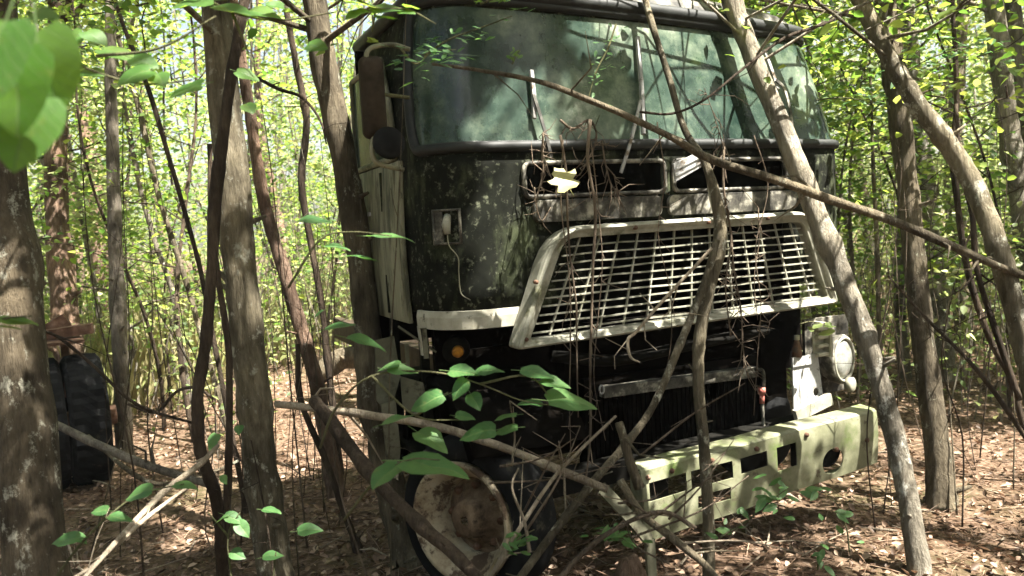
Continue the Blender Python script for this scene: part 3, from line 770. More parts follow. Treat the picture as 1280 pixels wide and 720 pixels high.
# vents, raised panels below them
def rrect(u0, u1, z0, z1, r, v, n=5):
    P = []
    for cx, cz, a0 in ((u1-r,z0+r,-90),(u1-r,z1-r,0),(u0+r,z1-r,90),(u0+r,z0+r,180)):
        for k in range(n+1):
            t = rad(a0+90*k/n); P.append((cx+r*math.cos(t), v-BOW*((cx)/.96)**2, cz+r*math.sin(t)))
    return P
for u0, u1, lb in ((-.775,-.07,None), (-.02,.672,None)):
    b = MB(); b.tube(rrect(u0, u1, 1.728, 1.872, .03, .006), .011, 6, closed=True)
    part("vent_frame", b, 'mottle')
def slab(P, v0, v1, r=.03):
    b = MB(); b.loft([[(x, v0+y, z) for x, y, z in P], [(x, v1+y, z) for x, y, z in P], [(x*.995, v1+y+.004, z) for x, y, z in P]], True, cap1=True, cap0=True); return b
bevel(part("front_panel", slab(rrect(-.745,-.1,1.617,1.712,.035,0), 0, .022), 'mottle'), .006)
bevel(part("front_panel", slab(rrect(-.06,.735,1.617,1.712,.03,0), 0, .018), 'mottle'), .006)
b = MB()
q = [T(*p, .07) for p in ((841,205),(873,190),(877,208),(844,227))]
b.loft([[(x, y-.006+k*.012, z) for x, y, z in q] for k in (0, 1)], True, cap0=True, cap1=True)
for t in (.35, .7):
    a0 = np.array(q[0])*(1-t)+np.array(q[3])*t; a1 = np.array(q[1])*(1-t)+np.array(q[2])*t
    b.bar(a0+(0, .008, 0), a1+(0, .008, 0), .006, .008, (0, 1, 0))
vf = part("vent_flap", b, 'steel', label="bent white flap hanging over the right vent")
b = MB(); b.tube(cr([T(872,188,.075), T(884,215,.08), T(890,250,.09), T(897,275,.1)], 4), .012, 6); part("flap_stay", b, 'cream', vf)
# grille
def rpoly(pts, rr, n=6):
    out = []; m_ = len(pts)
    for i in range(m_):
        p0, p1, p2 = (np.array(pts[(i+k) % m_], float) for k in (-1, 0, 1))
        a, c = nrm(p0-p1), nrm(p2-p1); r_ = rr[i]
        for t in np.linspace(0, 1, n):
            s0, s1 = p1+a*r_, p1+c*r_
            out.append((1-t)**2*s0+2*t*(1-t)*p1+t*t*s1)
    return out
go = [(-.905,1.092),(.905,1.128),(.735,1.606),(-.70,1.594)]
gi = [(-.832,1.128),(.840,1.166),(.694,1.553),(-.642,1.544)]
PO, PI_ = rpoly(go, (.03,.03,.10,.16)), rpoly(gi, (.02,.02,.04,.06))
mixp = lambda t: [a*(1-t)+c*t for a, c in zip(PO, PI_)]
L = [[(x, v, z) for x, z in P] for P, v in ((PO,.0),(PO,.075),(mixp(.08),.092),(mixp(.3),.100),(mixp(.55),.092),(mixp(.6),.085),(mixp(.95),.080),(PI_,.072),(PI_,.02))]
b = MB(); b.loft(L, True, False)
gril = part("grille", b, 'grille')
b = MB(); rg = random.Random(4)
def gedge(z, side):
    t = (z-1.15)/(1.54-1.15); return (-.812+.19*t) if side < 0 else (.822-.14*t)
for k in range(11):
    z = 1.162+k*.0352
    P = [(u, .052+rg.uniform(-.006, .006), z+(u*.011)+rg.uniform(-.003, .003)) for u in np.linspace(gedge(z, -1), gedge(z, 1), 10)]
    for p, q in zip(P[:-1], P[1:]): b.bar(p, q, .009, .0066)
for k in range(13):
    t = (k+.6)/13; u0, u1 = -.80+1.61*t, -.612+1.285*t
    b.bar((u0, .048, 1.135+.02*t), (u1, .048, 1.55), .0066, .010, (0, 1, 0))
part("grille_bars", b, 'grille', gril)
b = MB()
for u, z in ((-.80,1.37),(-.3,1.572),(.1,1.577),(.45,1.58),(-.86,1.135)):
    b = MB(); b.tube([(u, .085, z), (u, .104, z)], .009, 8); part("screw", b, 'rust', gril)
# radiator and dark gear below the grille
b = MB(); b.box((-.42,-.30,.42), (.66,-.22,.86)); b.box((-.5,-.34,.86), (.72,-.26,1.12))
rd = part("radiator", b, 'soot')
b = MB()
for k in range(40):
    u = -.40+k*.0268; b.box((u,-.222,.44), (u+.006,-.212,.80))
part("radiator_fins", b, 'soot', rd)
b = MB(); p, q = T(752,490,-.18), T(944,464,-.18); b.bar(p, q, .05, .055); bevel(part("radiator_top_strip", b, 'mottle', rd), .005)
b = MB(); b.tube(cr([T(690,445,-.1), T(770,450,-.08), T(860,432,-.08), T(958,412,-.1)], 5), .028, 8); part("cross_tube", b, 'black')
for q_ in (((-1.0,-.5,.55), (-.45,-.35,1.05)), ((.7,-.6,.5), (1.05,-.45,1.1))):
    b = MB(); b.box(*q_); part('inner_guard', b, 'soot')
# air line with red fitting
b = MB(); b.tube(cr([T(944,462,-.1), T(953,463,-.1), T(955,478,-.1), T(953,505,-.1), T(955,540,-.1)], 4), .009, 6); al = part("air_line", b, 'mottle')
b = MB(); P0 = np.array(T(952,484,-.1)); b.tube([P0, P0-(0,0,.035)], .02, 6); b.tube([P0-(0,0,.03), P0-(0,0,.085)], .013, 6); part("fitting", b, 'red', al)
b = MB(); P0 = np.array(T(752,487,-.1)); b.tube([P0+(.012*math.cos(t), 0, .02*math.sin(t)) for t in np.linspace(0, 6.28, 12)[:-1]], .005, 5, closed=True); part("tow_hook", b, 'steel')
# white plate with two holes and slotted bracket
def plate_holes(b, quad, holes, v):
    """quad corners tl,tr,br,bl as 3-D points; holes in (s,t) with radii; filled as rays round each hole cell"""
    tl, tr, br, bl = [np.array(x) for x in quad]
    at = lambda s, t: (tl*(1-s)+tr*s)*(1-t)+(bl*(1-s)+br*s)*t
    ss = sorted({0, 1, *[h[0]-h[2]*1.35 for h in holes], *[h[0]+h[2]*1.35 for h in holes]})
    ts = sorted({0, 1, *[h[1]-h[3]*1.35 for h in holes], *[h[1]+h[3]*1.35 for h in holes]})
    for i in range(len(ss)-1):
        for j in range(len(ts)-1):
            sm, tm_ = (ss[i]+ss[i+1])/2, (ts[j]+ts[j+1])/2
            h = next((h for h in holes if abs(sm-h[0]) < h[2] and abs(tm_-h[1]) < h[3]), None)
            if h is None:
                b.add([at(ss[i], ts[j]), at(ss[i+1], ts[j]), at(ss[i+1], ts[j+1]), at(ss[i], ts[j+1])], [(0, 1, 2, 3)]); continue
            n_ = 24; O, I = [], []
            for k in range(n_):
                t = 2*math.pi*k/n_+math.pi/4; cx, cy = math.cos(t), math.sin(t); mx = max(abs(cx), abs(cy))
                O.append(at(sm+cx/mx*(ss[i+1]-ss[i])/2, tm_+cy/mx*(ts[j+1]-ts[j])/2)); I.append(at(h[0]+h[2]*cx, h[1]+h[3]*cy))
            b.add(O+I, [(k, (k+1) % n_, n_+(k+1) % n_, n_+k) for k in range(n_)])
b = MB(); plate_holes(b, [T(990,452,-.04), T(1022,446,-.04), T(1030,510,-.02), T(992,518,-.02)], [(.3,.72,.17,.11),(.78,.66,.10,.08)], 0)
lp = part("lamp_bracket", b, 'steel', label="bleached white bracket plate with two round holes"); bevel(lp, .002, 1, .008)
b = MB(); b.bar(T(990,453,-.03), T(1018,448,-.03), .05, .012, (0, 1, 0)); part("flange", b, 'steel', lp)
b = MB(); b.bar(T(994,520,.0), T(1038,498,.02), .06, .03, (0,1,0)); part("brace", b, 'cream', lp)
b = MB(); P0 = T(997,432,-.04); b.tube([T(996,446,-.04), T(996,436,-.04), T(996,424,-.04), T(996,420,-.04)], [.026,.024,.010,.009], 8); part("small_bulb_holder", b, 'rust')
b = MB(); b.tube([T(996,425,-.039), T(996,419,-.039)], .014, 8); part("bulb_cap", b, 'cream')
# slotted pale bracket
b = MB(); q0, q1 = T(1022,418,-.02), T(1024,448,-.02)
for k in range(4):
    z = 1.0-.004-k*.045; u = q0[0]+.02
    b.box((u-.035,-.03,z-.012), (u+.05,.0,z+.006))
b.box((q0[0]+.055,-.10,.84), (q0[0]+.075,.01,1.02)); b.box((q0[0]-.02,-.04,.84), (q0[0]+.07,-.032,1.02))
bevel(part("slotted_bracket", b, 'cream'), .003)
# headlight with bezel
def disc_lathe(b, c, ax, prof, n=24, caps=True):
    c, ax = np.array(c, float), nrm(ax); a = nrm(np.cross(ax, (0, 0, 1.0))); e = np.cross(a, ax)
    loops = [[c+ax*h+r_*(math.cos(2*math.pi*k/n)*a+math.sin(2*math.pi*k/n)*e) for k in range(n)] for r_, h in prof]
    b.loft(loops, True, True, cap0=caps, cap1=caps)
def headlight(u, z, s):
    hax = (s*.35, 1, .02); v = -.08
    b = MB(); disc_lathe(b, (u, v, z), hax, [(.085,-.12),(.13,-.02),(.135,.01),(.128,.022),(.112,.018),(.108,.01)]); h_ = part("headlight", b, 'mottle')
    b = MB(); disc_lathe(b, (u, v, z), hax, [(.107,.008),(.103,.016),(.08,.03),(.05,.04),(.01,.044)]); part("lens", b, 'lens', h_)
    b = MB(); a_ = nrm(np.cross(nrm(hax), (0, 0, 1.0))); e_ = np.cross(a_, nrm(hax)); c_ = np.array((u, v, z))
    b.tube([c_+nrm(hax)*.02+.116*(math.cos(t)*a_+math.sin(t)*e_) for t in np.linspace(0, 2*math.pi, 33)[:-1]], .009, 6, closed=True); part("lamp_ring", b, 'grille', h_)
    b = MB(); b.box((u-.15,v-.12,z-.20), (u+.17,v-.10,z+.22)); part("headlight_panel", b, 'mottle', h_)
    return h_
headlight(1.085, .80, 1)
b = MB(); P0 = np.array(T(1066,481,-.03)); disc_lathe(b, P0, (.3,1,0), [(.04,-.03),(.04,0),(.03,.006),(.01,.008)]); part("marker_lamp", b, 'cream')
# left corner: cream trim strip, amber lamp, lamp socket with loose wire
b = MB()
strip = lambda z, off: [p for p in ring(z, off)[3:NL+3]]
b.grid([strip(1.262, .004), strip(1.262, .02), strip(1.235, .026), strip(1.185, .024), strip(1.18, .002)], False)
ct = part("corner_trim", b, 'cream', label="cream curved trim strip under the left corner")
b = MB(); P = ring(1.2, .02); b.bar((P[3][0], P[3][1], 1.19), (P[3][0]+.01, P[3][1], 1.06), .022, .008, (1, 0, 0)); part("trim_tail", b, 'cream', ct)
b = MB(); disc_lathe(b, T(572,440,-.2), (-.5,1,0), [(.026,-.05),(.026,0),(.022,.006),(.01,.008)]); part("turn_signal", b, 'orange', label="amber turn signal lens in the dark left corner")
b = MB(); disc_lathe(b, np.array(T(572,440,-.2))-(0,.03,0), (-.5,1,0), [(.06,-.08),(.06,-.005),(.03,.0)]); part("turn_signal_housing", b, 'black')
b = MB(); cA = np.array(ring(1.62, .004)[8]); tdir = nrm(np.array(ring(1.62)[10])-np.array(ring(1.62)[6])); nn_ = nrm(np.cross(tdir, (0,0,1))); nn_ = nn_ if nn_[1] > 0 else -nn_
def loc3(a, c, h): return cA+tdir*a+nn_*c+np.array([0, 0, h])
fr = [loc3(a, .012, h) for a, h in ((-.06,-.07),(.06,-.07),(.06,.07),(-.06,.07))]
b.tube(fr, .008, 6, closed=True); sk = part("lamp_socket", b, 'mottle')
b = MB(); b.bar(loc3(-.04,.008,-.065), loc3(-.04,.008,.065), .04, .006, nn_); part("socket_plate", b, 'mottle', sk)
b = MB(); b.tube([loc3(0,.0,.045), loc3(.005,.03,.01), loc3(.01,.035,-.03)], [.016,.02,.014], 8); part("bulb_holder", b, 'grille', sk)
b = MB(); b.tube(cr([loc3(.01,.035,-.03), loc3(.02,.045,-.08), loc3(.05,.03,-.13), loc3(.045,.02,-.2), loc3(.05,.02,-.28), loc3(.09,.02,-.31)], 5), .0025, 5); part("loose_wire", b, 'door', sk)
# doors
def door(s):
    w0 = 1.18
    b = MB()
    yv = [-1.22, -1.0, -.8, -.6, -.42]
    zz = [1.19, 1.32, 1.48, 1.62, 1.78, 1.93]
    b.grid([[(s*(w0+.012+.012*math.sin((z-1.19)/.74*math.pi)), y, z) for y in yv] for z in zz], True)
    d_ = part("door", b, 'door'); bevel(d_, .004, 2, .022)
    b = MB(); b.box((s*1.215-.008,-1.05,1.70), (s*1.215+.008,-.93,1.72)); part("door_handle", b, 'steel', d_)
    for y in (-1.12, -.72, -.5):
        b = MB(); b.box((s*1.206-.006, y-.012, 1.22), (s*1.206+.006, y+.012, 1.9)); part("pressed_rib", b, 'cab' if y == -.72 else 'door', d_)
    b = MB(); b.tube([(s*1.195, y, z) for y, z in ((-1.2,1.95),(-.5,1.95),(-.55,2.2),(-.64,2.42),(-1.2,2.42))], .018, 6, closed=True); wf = part("window_frame", b, 'door', d_)
    b = MB(); b.add([(s*1.197, y, z) for y, z in ((-1.2,1.95),(-.5,1.95),(-.55,2.2),(-.64,2.42),(-1.2,2.42))], [(0,1,2,3,4)]); part("window_glass", b, 'glass', wf)
door(-1); door(1)
# step, hanging brackets and ragged sheet metal below the left door
b = MB()
b.box((-1.16,-.95,.86), (-.98,-.42,.90)); b.box((-1.16,-.95,.52), (-1.0,-.42,.55))
for y in (-.93,-.45): b.box((-1.15,y-.02,.40), (-1.11,y+.02,1.22))
bevel(part("cab_step", b, 'black'), .004)
b = MB()
def sheet(pts, v0):
    P = [T(px, py, v) for px, py, v in pts]
    b.loft([[(x, y, z) for x, y, z in P], [(x, y+.008, z) for x, y, z in P]], True, cap0=True, cap1=True)
sheet([(468,425,-.42),(492,420,-.42),(500,470,-.4),(486,520,-.42),(470,500,-.44)], 0)
sheet([(500,470,-.30),(528,478,-.28),(536,508,-.28),(518,520,-.3),(503,508,-.32)], 0)
sheet([(476,505,-.36),(494,500,-.36),(500,560,-.36),(497,600,-.36),(484,590,-.36)], 0)
part("torn_sheet_metal", b, 'dimdoor', label="torn faded sheet metal hanging under the door")
b = MB(); b.bar(T(498,408,-.32), T(545,440,-.28), .03, .008); b.bar(T(530,410,-.2), T(533,448,-.2), .02, .008, (0, 1, 0)); b.bar(T(508,430,-.34), T(510,462,-.34), .018, .006, (0,1,0)); part("loose_strip", b, 'dimdoor')
# bumper
def btop(u): return .510+.044*u
def bbot(u): return .219+.079*u
def bvert(px, py):
    u, _, z = T(px, py, .15); return u, (btop(u)-z)/(btop(u)-bbot(u))
UL, UR = -.362, 1.082
SL = []
for a, c in (((810,597),(858,612)),((863,586),(914,598)),((923,570),(958,584)),((970,560),(996,592))):
    u0, t0 = bvert(*a); u1, t1 = bvert(c[0], c[1]); SL.append((u0, u1, max(.14, min(t0, t1)), max(t0, t1)))
SL[0] = (SL[0][0], SL[0][1], .18, .46); SL[1] = (SL[1][0], SL[1][1], .18, .46); SL[2] = (SL[2][0], SL[2][1], .18, .44); SL[3] = (SL[3][0], SL[3][1], .18, .60)
u0, t0 = bvert(872,632); u1, t1 = bvert(912,638); SL.append((u0, u1, .60, .80))
hu, ht = bvert(1039, 576); hr = .066
bp = lambda u, t, dv=0: (u, .15+.008*math.sin(math.pi*t)+.006*math.sin(u*9)+dv, btop(u)*(1-t)+bbot(u)*t)
us = sorted({UL, UR, .2, .95, hu-.088, hu+.088, *[x for s in SL for x in s[:2]]})
ts = sorted({0, 1, .1, .9, ht-.34, ht+.34, *[x for s in SL for x in s[2:]]})
b = MB()
for i in range(len(us)-1):
    for j in range(len(ts)-1):
        um, tm_ = (us[i]+us[i+1])/2, (ts[j]+ts[j+1])/2
        if any(s[0] < um < s[1] and s[2] < tm_ < s[3] for s in SL): continue
        if abs(um-hu) < .088 and abs(tm_-ht) < .34: continue
        b.add([bp(us[i], ts[j]), bp(us[i+1], ts[j]), bp(us[i+1], ts[j+1]), bp(us[i], ts[j+1])], [(0, 1, 2, 3)])
n_ = 32; O, I = [], []
hh = btop(hu)-bbot(hu)
for k in range(n_):
    t = 2*math.pi*k/n_; cx, cy = math.cos(t), math.sin(t); mx = max(abs(cx), abs(cy))
    O.append(bp(hu+cx/mx*.088, ht+cy/mx*.34)); I.append(bp(hu+cx*hr, ht+cy*hr/hh))
b.add(O+I, [(k, (k+1) % n_, n_+(k+1) % n_, n_+k) for k in range(n_)])
uu = np.linspace(UL, UR, 24)
b.grid([[bp(u, 0) for u in uu], [(u, bp(u, 0)[1]-.012, btop(u)+.010) for u in uu], [(u, bp(u, 0)[1]-.10, btop(u)+.018) for u in uu], [(u, bp(u, 0)[1]-.105, btop(u)-.02) for u in uu]], False)
b.grid([[bp(u, 1) for u in uu], [(u, bp(u, 1)[1]-.06, bbot(u)-.004) for u in uu]], False)
for ue in (UR, UL):
    b.grid([[bp(ue, t) for t in (0, .25, .5, .75, 1)], [(ue, bp(ue, t)[1]-.09, bp(ue, t)[2]) for t in (0, .25, .5, .75, 1)]], False)
# weld doubles so the sheet thickens cleanly
bo = part("bumper", b, 'bumper')
wm = bo.modifiers.new("weld", 'WELD'); wm.merge_threshold = .0008
bevel(bo, .003, 2, .006)
b = MB(); b.box((-.3,.02,.30), (-.2,.12,.46)); b.box((.62,.02,.32), (.72,.12,.50)); b.bar((-.9,-.12,.42), (.85,-.12,.47), .10, .10); part("bumper_beam", b, 'black', bo)
b = MB(); disc_lathe(b, (hu, .135, .40), (0, 1, 0), [(.085,-.10),(.085,-.004),(.07,-.06),(.02,-.07)]); part('dark_hole_backing', b, 'black', bo)  # dark backing added so the bumper hole reads black
for u in (-.33,-.2,.02,.28,.6,.78,.99):
    b = MB(); q = np.array(bp(u, .09 if u < .7 else .5)); b.tube([q-(0,.01,0), q+(0,.014,0)], .012, 6); part('bolt', b, 'rust', bo)
b = MB()
P = [T(752,610,.2), T(790,650,.22), T(812,676,.22), T(815,728,.22)]
for p, q in zip(P[:-1], P[1:]): b.bar(p, q, .06, .012, (.3, 1, .4))
part("bent_bumper_bracket", b, 'dimdoor', bo)
# chassis, axle, wheels
b = MB()
for u in (-.45, .45): b.box((u-.04,-5.6,.52), (u+.04,-.45,.74))
for v in (-1.6, -3.0, -4.3, -5.5): b.box((-.41,v-.05,.55), (.41,v+.05,.70))
part("chassis_frame", b, 'brownback')
b = MB(); b.tube([(-.98,-.78,.34), (-.5,-.78,.40), (.5,-.78,.40), (.98,-.78,.34)], .06, 8); part("front_axle", b, 'black')
def wheel(u, v, z, steer, s):
    ax_ = (s*math.cos(steer), math.sin(steer), .05)
    c = np.array([u, v, z])
    b = MB(); disc_lathe(b, c, ax_, [(.24,-.12),(.33,-.13),(.36,-.10),(.37,-.02),(.36,.06),(.335,.085),(.27,.09),(.25,.06)], 40, False); w_ = part("wheel", b, 'rubber')
    b = MB(); disc_lathe(b, c, ax_, [(.245,-.12),(.25,.06),(.262,.10),(.256,.115),(.24,.11),(.215,.06),(.175,.01),(.165,-.05)], 40, False); r_ = part("rim", b, 'rim', w_)
    b = MB(); disc_lathe(b, c, ax_, [(.172,-.03),(.16,-.045),(.14,-.03),(.11,-.005),(.09,.01),(.08,.06),(.065,.07),(.02,.072)], 40, False); part('rim_disc', b, 'tanrust', r_)
    b = MB(); a1 = nrm(np.cross(ax_, (0,0,1.0))); e1 = np.cross(a1, nrm(ax_))
    for k in range(8):
        t = k*math.pi/4; p = c+.135*(math.cos(t)*a1+math.sin(t)*e1); b = MB(); b.tube([p-nrm(ax_)*.05, p-nrm(ax_)*.0], .016, 6); part("wheel_nut", b, 'rust', r_)
wheel(-1.06, -.10, .36, rad(30), -1); wheel(1.0, -.78, .38, 0, 1)
# front fender over the left wheel
b = MB(); arc = np.linspace(rad(-5), rad(150), 12)
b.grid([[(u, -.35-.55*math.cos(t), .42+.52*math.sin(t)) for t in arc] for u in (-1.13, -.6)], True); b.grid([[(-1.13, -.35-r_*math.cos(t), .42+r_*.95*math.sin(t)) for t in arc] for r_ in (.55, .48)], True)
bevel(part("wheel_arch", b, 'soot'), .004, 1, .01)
# mirrors
b = MB()
mz = lambda px, py: np.array(T(px, py, -.22))
c0 = mz(467, 120); ru_ = np.array([.045, 0, 0])
bm_ = [(x, y, z) for x, y, z in rrect(c0[0]-.05, c0[0]+.05, c0[2]-.175, c0[2]+.165, .03, 0)]
yb = c0[1]
b.loft([[(x, yb-.03, z) for x, _, z in bm_], [(x, yb+.0, z) for x, _, z in bm_], [(c0[0]+(x-c0[0])*.7, yb+.03, c0[2]+(z-c0[2])*.85) for x, _, z in bm_]], True, True, cap0=True, cap1=True)
mi = part("mirror", b, 'brownback')
b = MB(); b.tube(cr([mz(512,62), mz(490,56), mz(464,60), mz(458,75), mz(466,110), mz(470,150), mz(465,190), mz(475,205), mz(505,212)], 5), .011, 6); part("mirror_arm", b, 'door', mi)
b = MB(); disc_lathe(b, mz(481,181)+(0,.06,0), (-.1,1,.1), [(.03,-.05),(.055,-.02),(.068,.0),(.066,.012),(.02,.02)]); part("round_mirror", b, 'rubber')
b = MB(); b.tube([mz(478,118), mz(512,122)], .008, 6); part("mirror_stay", b, 'stem', mi)
# wipers
def wp(px, py, off=.03):
    best = None
    # march along the view ray until the ray meets the cab surface
    d_ = ray(px, py)
    for t in np.linspace(2.6, 5.2, 400):
        p = CAM+t*d_-TO; u, v, z = p@EU, p@EV, p[2]
        R_ = ring(max(1.2, min(z, 2.6)), off); xs = [q[0] for q in R_[4:-4]]; ys = [q[1] for q in R_[4:-4]]
        if abs(u) < xs[-1] and v < np.interp(u, xs, ys): return (u, v, z)
    return T(px, py, off)
for blade, arm, bm, am in (([(797,46),(802,110),(804,168)], [(776,216),(788,178),(801,125)], 'steel', 'steel'),
                   ([(955,62),(964,88),(972,112)], [(985,196),(990,156),(981,113),(970,100)], 'steel', 'mottle'),
                   ([(664,88),(667,118),(668,148)], [(690,200),(680,160),(667,118)], 'steel', 'mottle')):
    b = MB(); P = cr([wp(*p, .045) for p in arm], 3)
    for p, q in zip(P[:-1], P[1:]): b.bar(p, q, .014, .008, (0, 1, 0))
    wa = part("wiper", b, am)
    b = MB(); P = [wp(*p, .03) for p in blade]
    for p, q in zip(P[:-1], P[1:]): b.bar(p, q, .016, .016, (0, 1, 0))
    part("wiper_blade", b, bm, wa)

# ------------------------------------------------------------------ trailer wheels at the left
tw = np.array(W(80, 520, 5.8)); tg = gz(tw[0], tw[1])
tr = empty("trailer_axle", (tw[0], tw[1], tg), "two old black truck tyres side by side under a rusty beam at left", "axle", rz=rad(33))
def tyre(x, seed):
    b = MB(); n_ = 64; prof = [(.27,-.10),(.36,-.125),(.44,-.125),(.475,-.10),(.48,-.05),(.48,0),(.48,.05),(.475,.10),(.44,.125),(.36,.125),(.27,.10)]
    loops = []
    for k in range(n_):
        t = 2*math.pi*k/n_; L_ = []
        for i, (r_, h) in enumerate(prof):
            rr = r_-(.014 if (k % 2 and 3 <= i <= 7 and abs(h) > .02) else 0)
            L_.append((x+h, rr*math.cos(t), .44+rr*math.sin(t)))
        loops.append(L_)
    b.loft(loops+[loops[0]], False, False)
    return link("tyre", b.mesh("tyre", MT['rubber']), tr)
tyre(-.13, 1); tyre(.135, 2)
b = MB(); b.tube([(-.35,0,.44), (.34,0,.44)], .07, 10); link("axle_tube", b.mesh("axle_tube", MT['rust']), tr)
b = MB(); b.box((-.10,-.22,1.02), (.16,.3,1.04)); b.bar((-.3,.1,1.06), (.24,.0,1.10), .12, .07); b.bar((-.22,.35,.98), (.1,.3,1.16), .1, .1); b.bar((.05,.1,.6), (.05,.1,1.02), .05, .05)
link("rusty_beam", b.mesh("rusty_beam", MT['rust']), tr)

# ------------------------------------------------------------------ fallen branches, sticks, dead vines
def stick(name, label, pts, wid, bmat, cat, seed=1, twigs=0, sides=8, tip=None):
    P = np.array([W(*p) for p in pts]); base = P[0].copy()
    R = [w_*p[2]/FPX/2 for w_, p in zip(wid, pts)]
    q = cr(P-base, 5); r_ = np.interp(np.linspace(0, 1, len(q)), np.linspace(0, 1, len(R)), R)
    b = MB(); b.tube(q, r_, sides, wob=.25, seed=seed); rs_ = np.random.RandomState(seed)
    for _ in range(twigs):
        k = rs_.randint(2, len(q)-1); dv = rs_.normal(0, 1, 3); dv = nrm(dv)*rs_.uniform(.08, .3)
        e1 = q[k]+dv*.5+rs_.normal(0, .02, 3); b.tube([q[k], e1, e1+dv*.5+rs_.normal(0, .04, 3)], [r_[k]*.4, r_[k]*.3, .001], 5, caps=False)
    o = link(name, b.mesh(name, MT[bmat]), loc=base); return tag(o, label, cat)
stick("dead_branch", "long thin branch slanting across the windshield and grille top to the right edge",
    [(540,80,3.05),(600,88,3.05),(680,104,3.05),(760,135,3.08),(840,172,3.1),(890,200,3.15),(960,222,3.2),(1040,250,3.3),(1120,278,3.4),(1190,308,3.5),(1245,332,3.6),(1300,352,3.7)], [4,5,7,8,9,11,12,12,11,11,10,9], 'bark_brown', "branch", 3, 9)
stick("dead_branch", "thin wiry twig arching over the windshield to the roof's right end",
    [(800,140,3.3),(840,142,3.35),(880,125,3.4),(930,85,3.5),(980,48,3.6),(1030,30,3.7),(1060,15,3.8)], [3,3,3,3.5,4,4,4], 'bark_dark', "branch", 4, 4)
stick("fallen_pole", "pale fallen pole reaching from left past the truck's front wheel",
    [(345,505,3.5),(410,512,3.4),(470,520,3.3),(540,532,3.2),(620,556,3.05),(700,588,2.95),(760,612,2.9)], [9,10,11,11,11,11,10], 'dead', "pole", 5, 3)
stick("fallen_pole", "mossy fallen pole leaning from the tyres down to the ground at left",
    [(52,520,4.4),(105,548,4.3),(160,572,4.2),(215,592,4.15),(262,606,4.1)], [9,10,11,10,9], 'bark_grey', "pole", 6, 3)
stick("dead_stick", "pale bare stick rising from the bottom left towards the mottled trunk",
    [(95,735,2.5),(150,672,2.7),(205,615,3.0),(250,580,3.2),(272,556,3.3)], [5,7,8,8,6], 'dead', "stick", 7, 3)
stick("dead_stick", "second pale stick lying beside the first at bottom left",
    [(40,745,2.4),(110,712,2.6),(180,650,2.8),(240,605,3.1)], [4,5,6,4], 'dead', "stick", 8, 2)
stick("dead_stick", "white sharp twig upright before the bumper's broken end",
    [(612,722,2.75),(650,660,2.75),(690,600,2.78),(728,560,2.8),(770,520,2.85)], [6,5,5,4,3], 'dead', "stick", 9, 3)
stick("dead_stick", "short white twig near the front wheel",
    [(662,690,2.7),(655,650,2.7),(640,610,2.7),(648,585,2.72)], [5,4,3,2], 'dead', "stick", 10, 1)
stick("broken_sapling", "short broken upright branch stub at the bumper's left end",
    [(800,610,2.95),(788,580,2.95),(780,550,2.95),(774,528,2.95)], [13,12,11,10], 'bark_brown', "branch", 11, 1)
stick("dead_branch", "brown branch descending from the bumper end to the bottom edge",
    [(775,600,2.9),(800,640,2.85),(840,672,2.8),(880,705,2.75),(900,730,2.72)], [10,10,10,9,9], 'bark_brown', "branch", 12, 4)
stick("dead_branch", "curved bare branch in front of the wheel lying towards the bumper",
    [(690,735,2.6),(730,690,2.65),(780,655,2.7),(830,640,2.75),(870,660,2.75)], [8,7,6,6,4], 'vine', "branch", 13, 3)
stick("dead_branch", "forked white twig hanging below the grille",
    [(890,310,3.25),(862,340,3.25),(825,380,3.25),(795,415,3.25),(785,425,3.25),(788,446,3.25),(800,453,3.25)], [4,4,4,4,4,3.5,2], 'dead', "branch", 14, 6)
stick("dead_branch", "brown slanted branch crossing the leaning sapling by the right bumper",
    [(1110,345,4),(1160,400,3.9),(1210,450,3.8),(1250,500,3.8),(1290,560,3.8)], [3,4,5,6,6], 'bark_dark', "branch", 15, 6)
stick("dead_branch", "dark dead twigs hanging beside the arching tree at right",
    [(1195,130,4.0),(1200,200,4.0),(1215,270,4.0),(1222,340,4.0),(1250,430,4.0),(1275,500,4.0)], [4,6,7,7,8,8], 'bark_dark', "branch", 16, 8)
stick("dead_branch", "thin dark branch from the thick mottled trunk towards the truck door",
    [(322,98,3.7),(350,112,3.9),(378,122,4.0),(400,150,4.0),(408,180,4.0)], [5,5,4,3,2], 'bark_dark', "branch", 17, 5)
stick("dead_branch", "dark twig running left from the tyres over the thin grey tree's foot",
    [(30,410,4.2),(70,420,4.3),(120,460,4.4),(170,505,4.5),(245,530,4.6)], [3,4,4,4,3], 'bark_dark', "branch", 18, 4)
stick("fallen_log", "weathered fallen log behind the foot of the leaning tree by the door",
    [(395,470,8),(420,452,8),(445,445,8),(480,440,8)], [26,28,30,30], 'bark_brown', "log", 19, 2)
stick("dead_branch", "arched brown stick between the thin grey tree and the dark vine",
    [(160,505,5.2),(195,515,5.2),(220,490,5.2),(245,485,5.2),(270,500,5.2)], [4,4,4,4,3], 'bark_dark', "branch", 20, 2)
stick("dead_branch", "bare branch low on the ground between the dark vine and the mottled trunk",
    [(110,545,4.6),(180,600,4.3),(240,600,4.3),(300,575,4.5)], [5,6,6,4], 'bark_brown', "branch", 21, 4)
# stump
sb = W(782, 700, 2.85); sg = gz(sb[0], sb[1])
b = MB(); b.tube([(0,0,-.1),(0,0,.05),(.01,0,.2),(.015,.01,.33),(.012,.0,.40)], [.075,.066,.058,.055,.03], 14, wob=.3, seed=4)
tag(link("stump", b.mesh("stump", MT['bark_red']), loc=(sb[0], sb[1], sg)), "short broken brown stump before the bumper's broken left end", "stump")
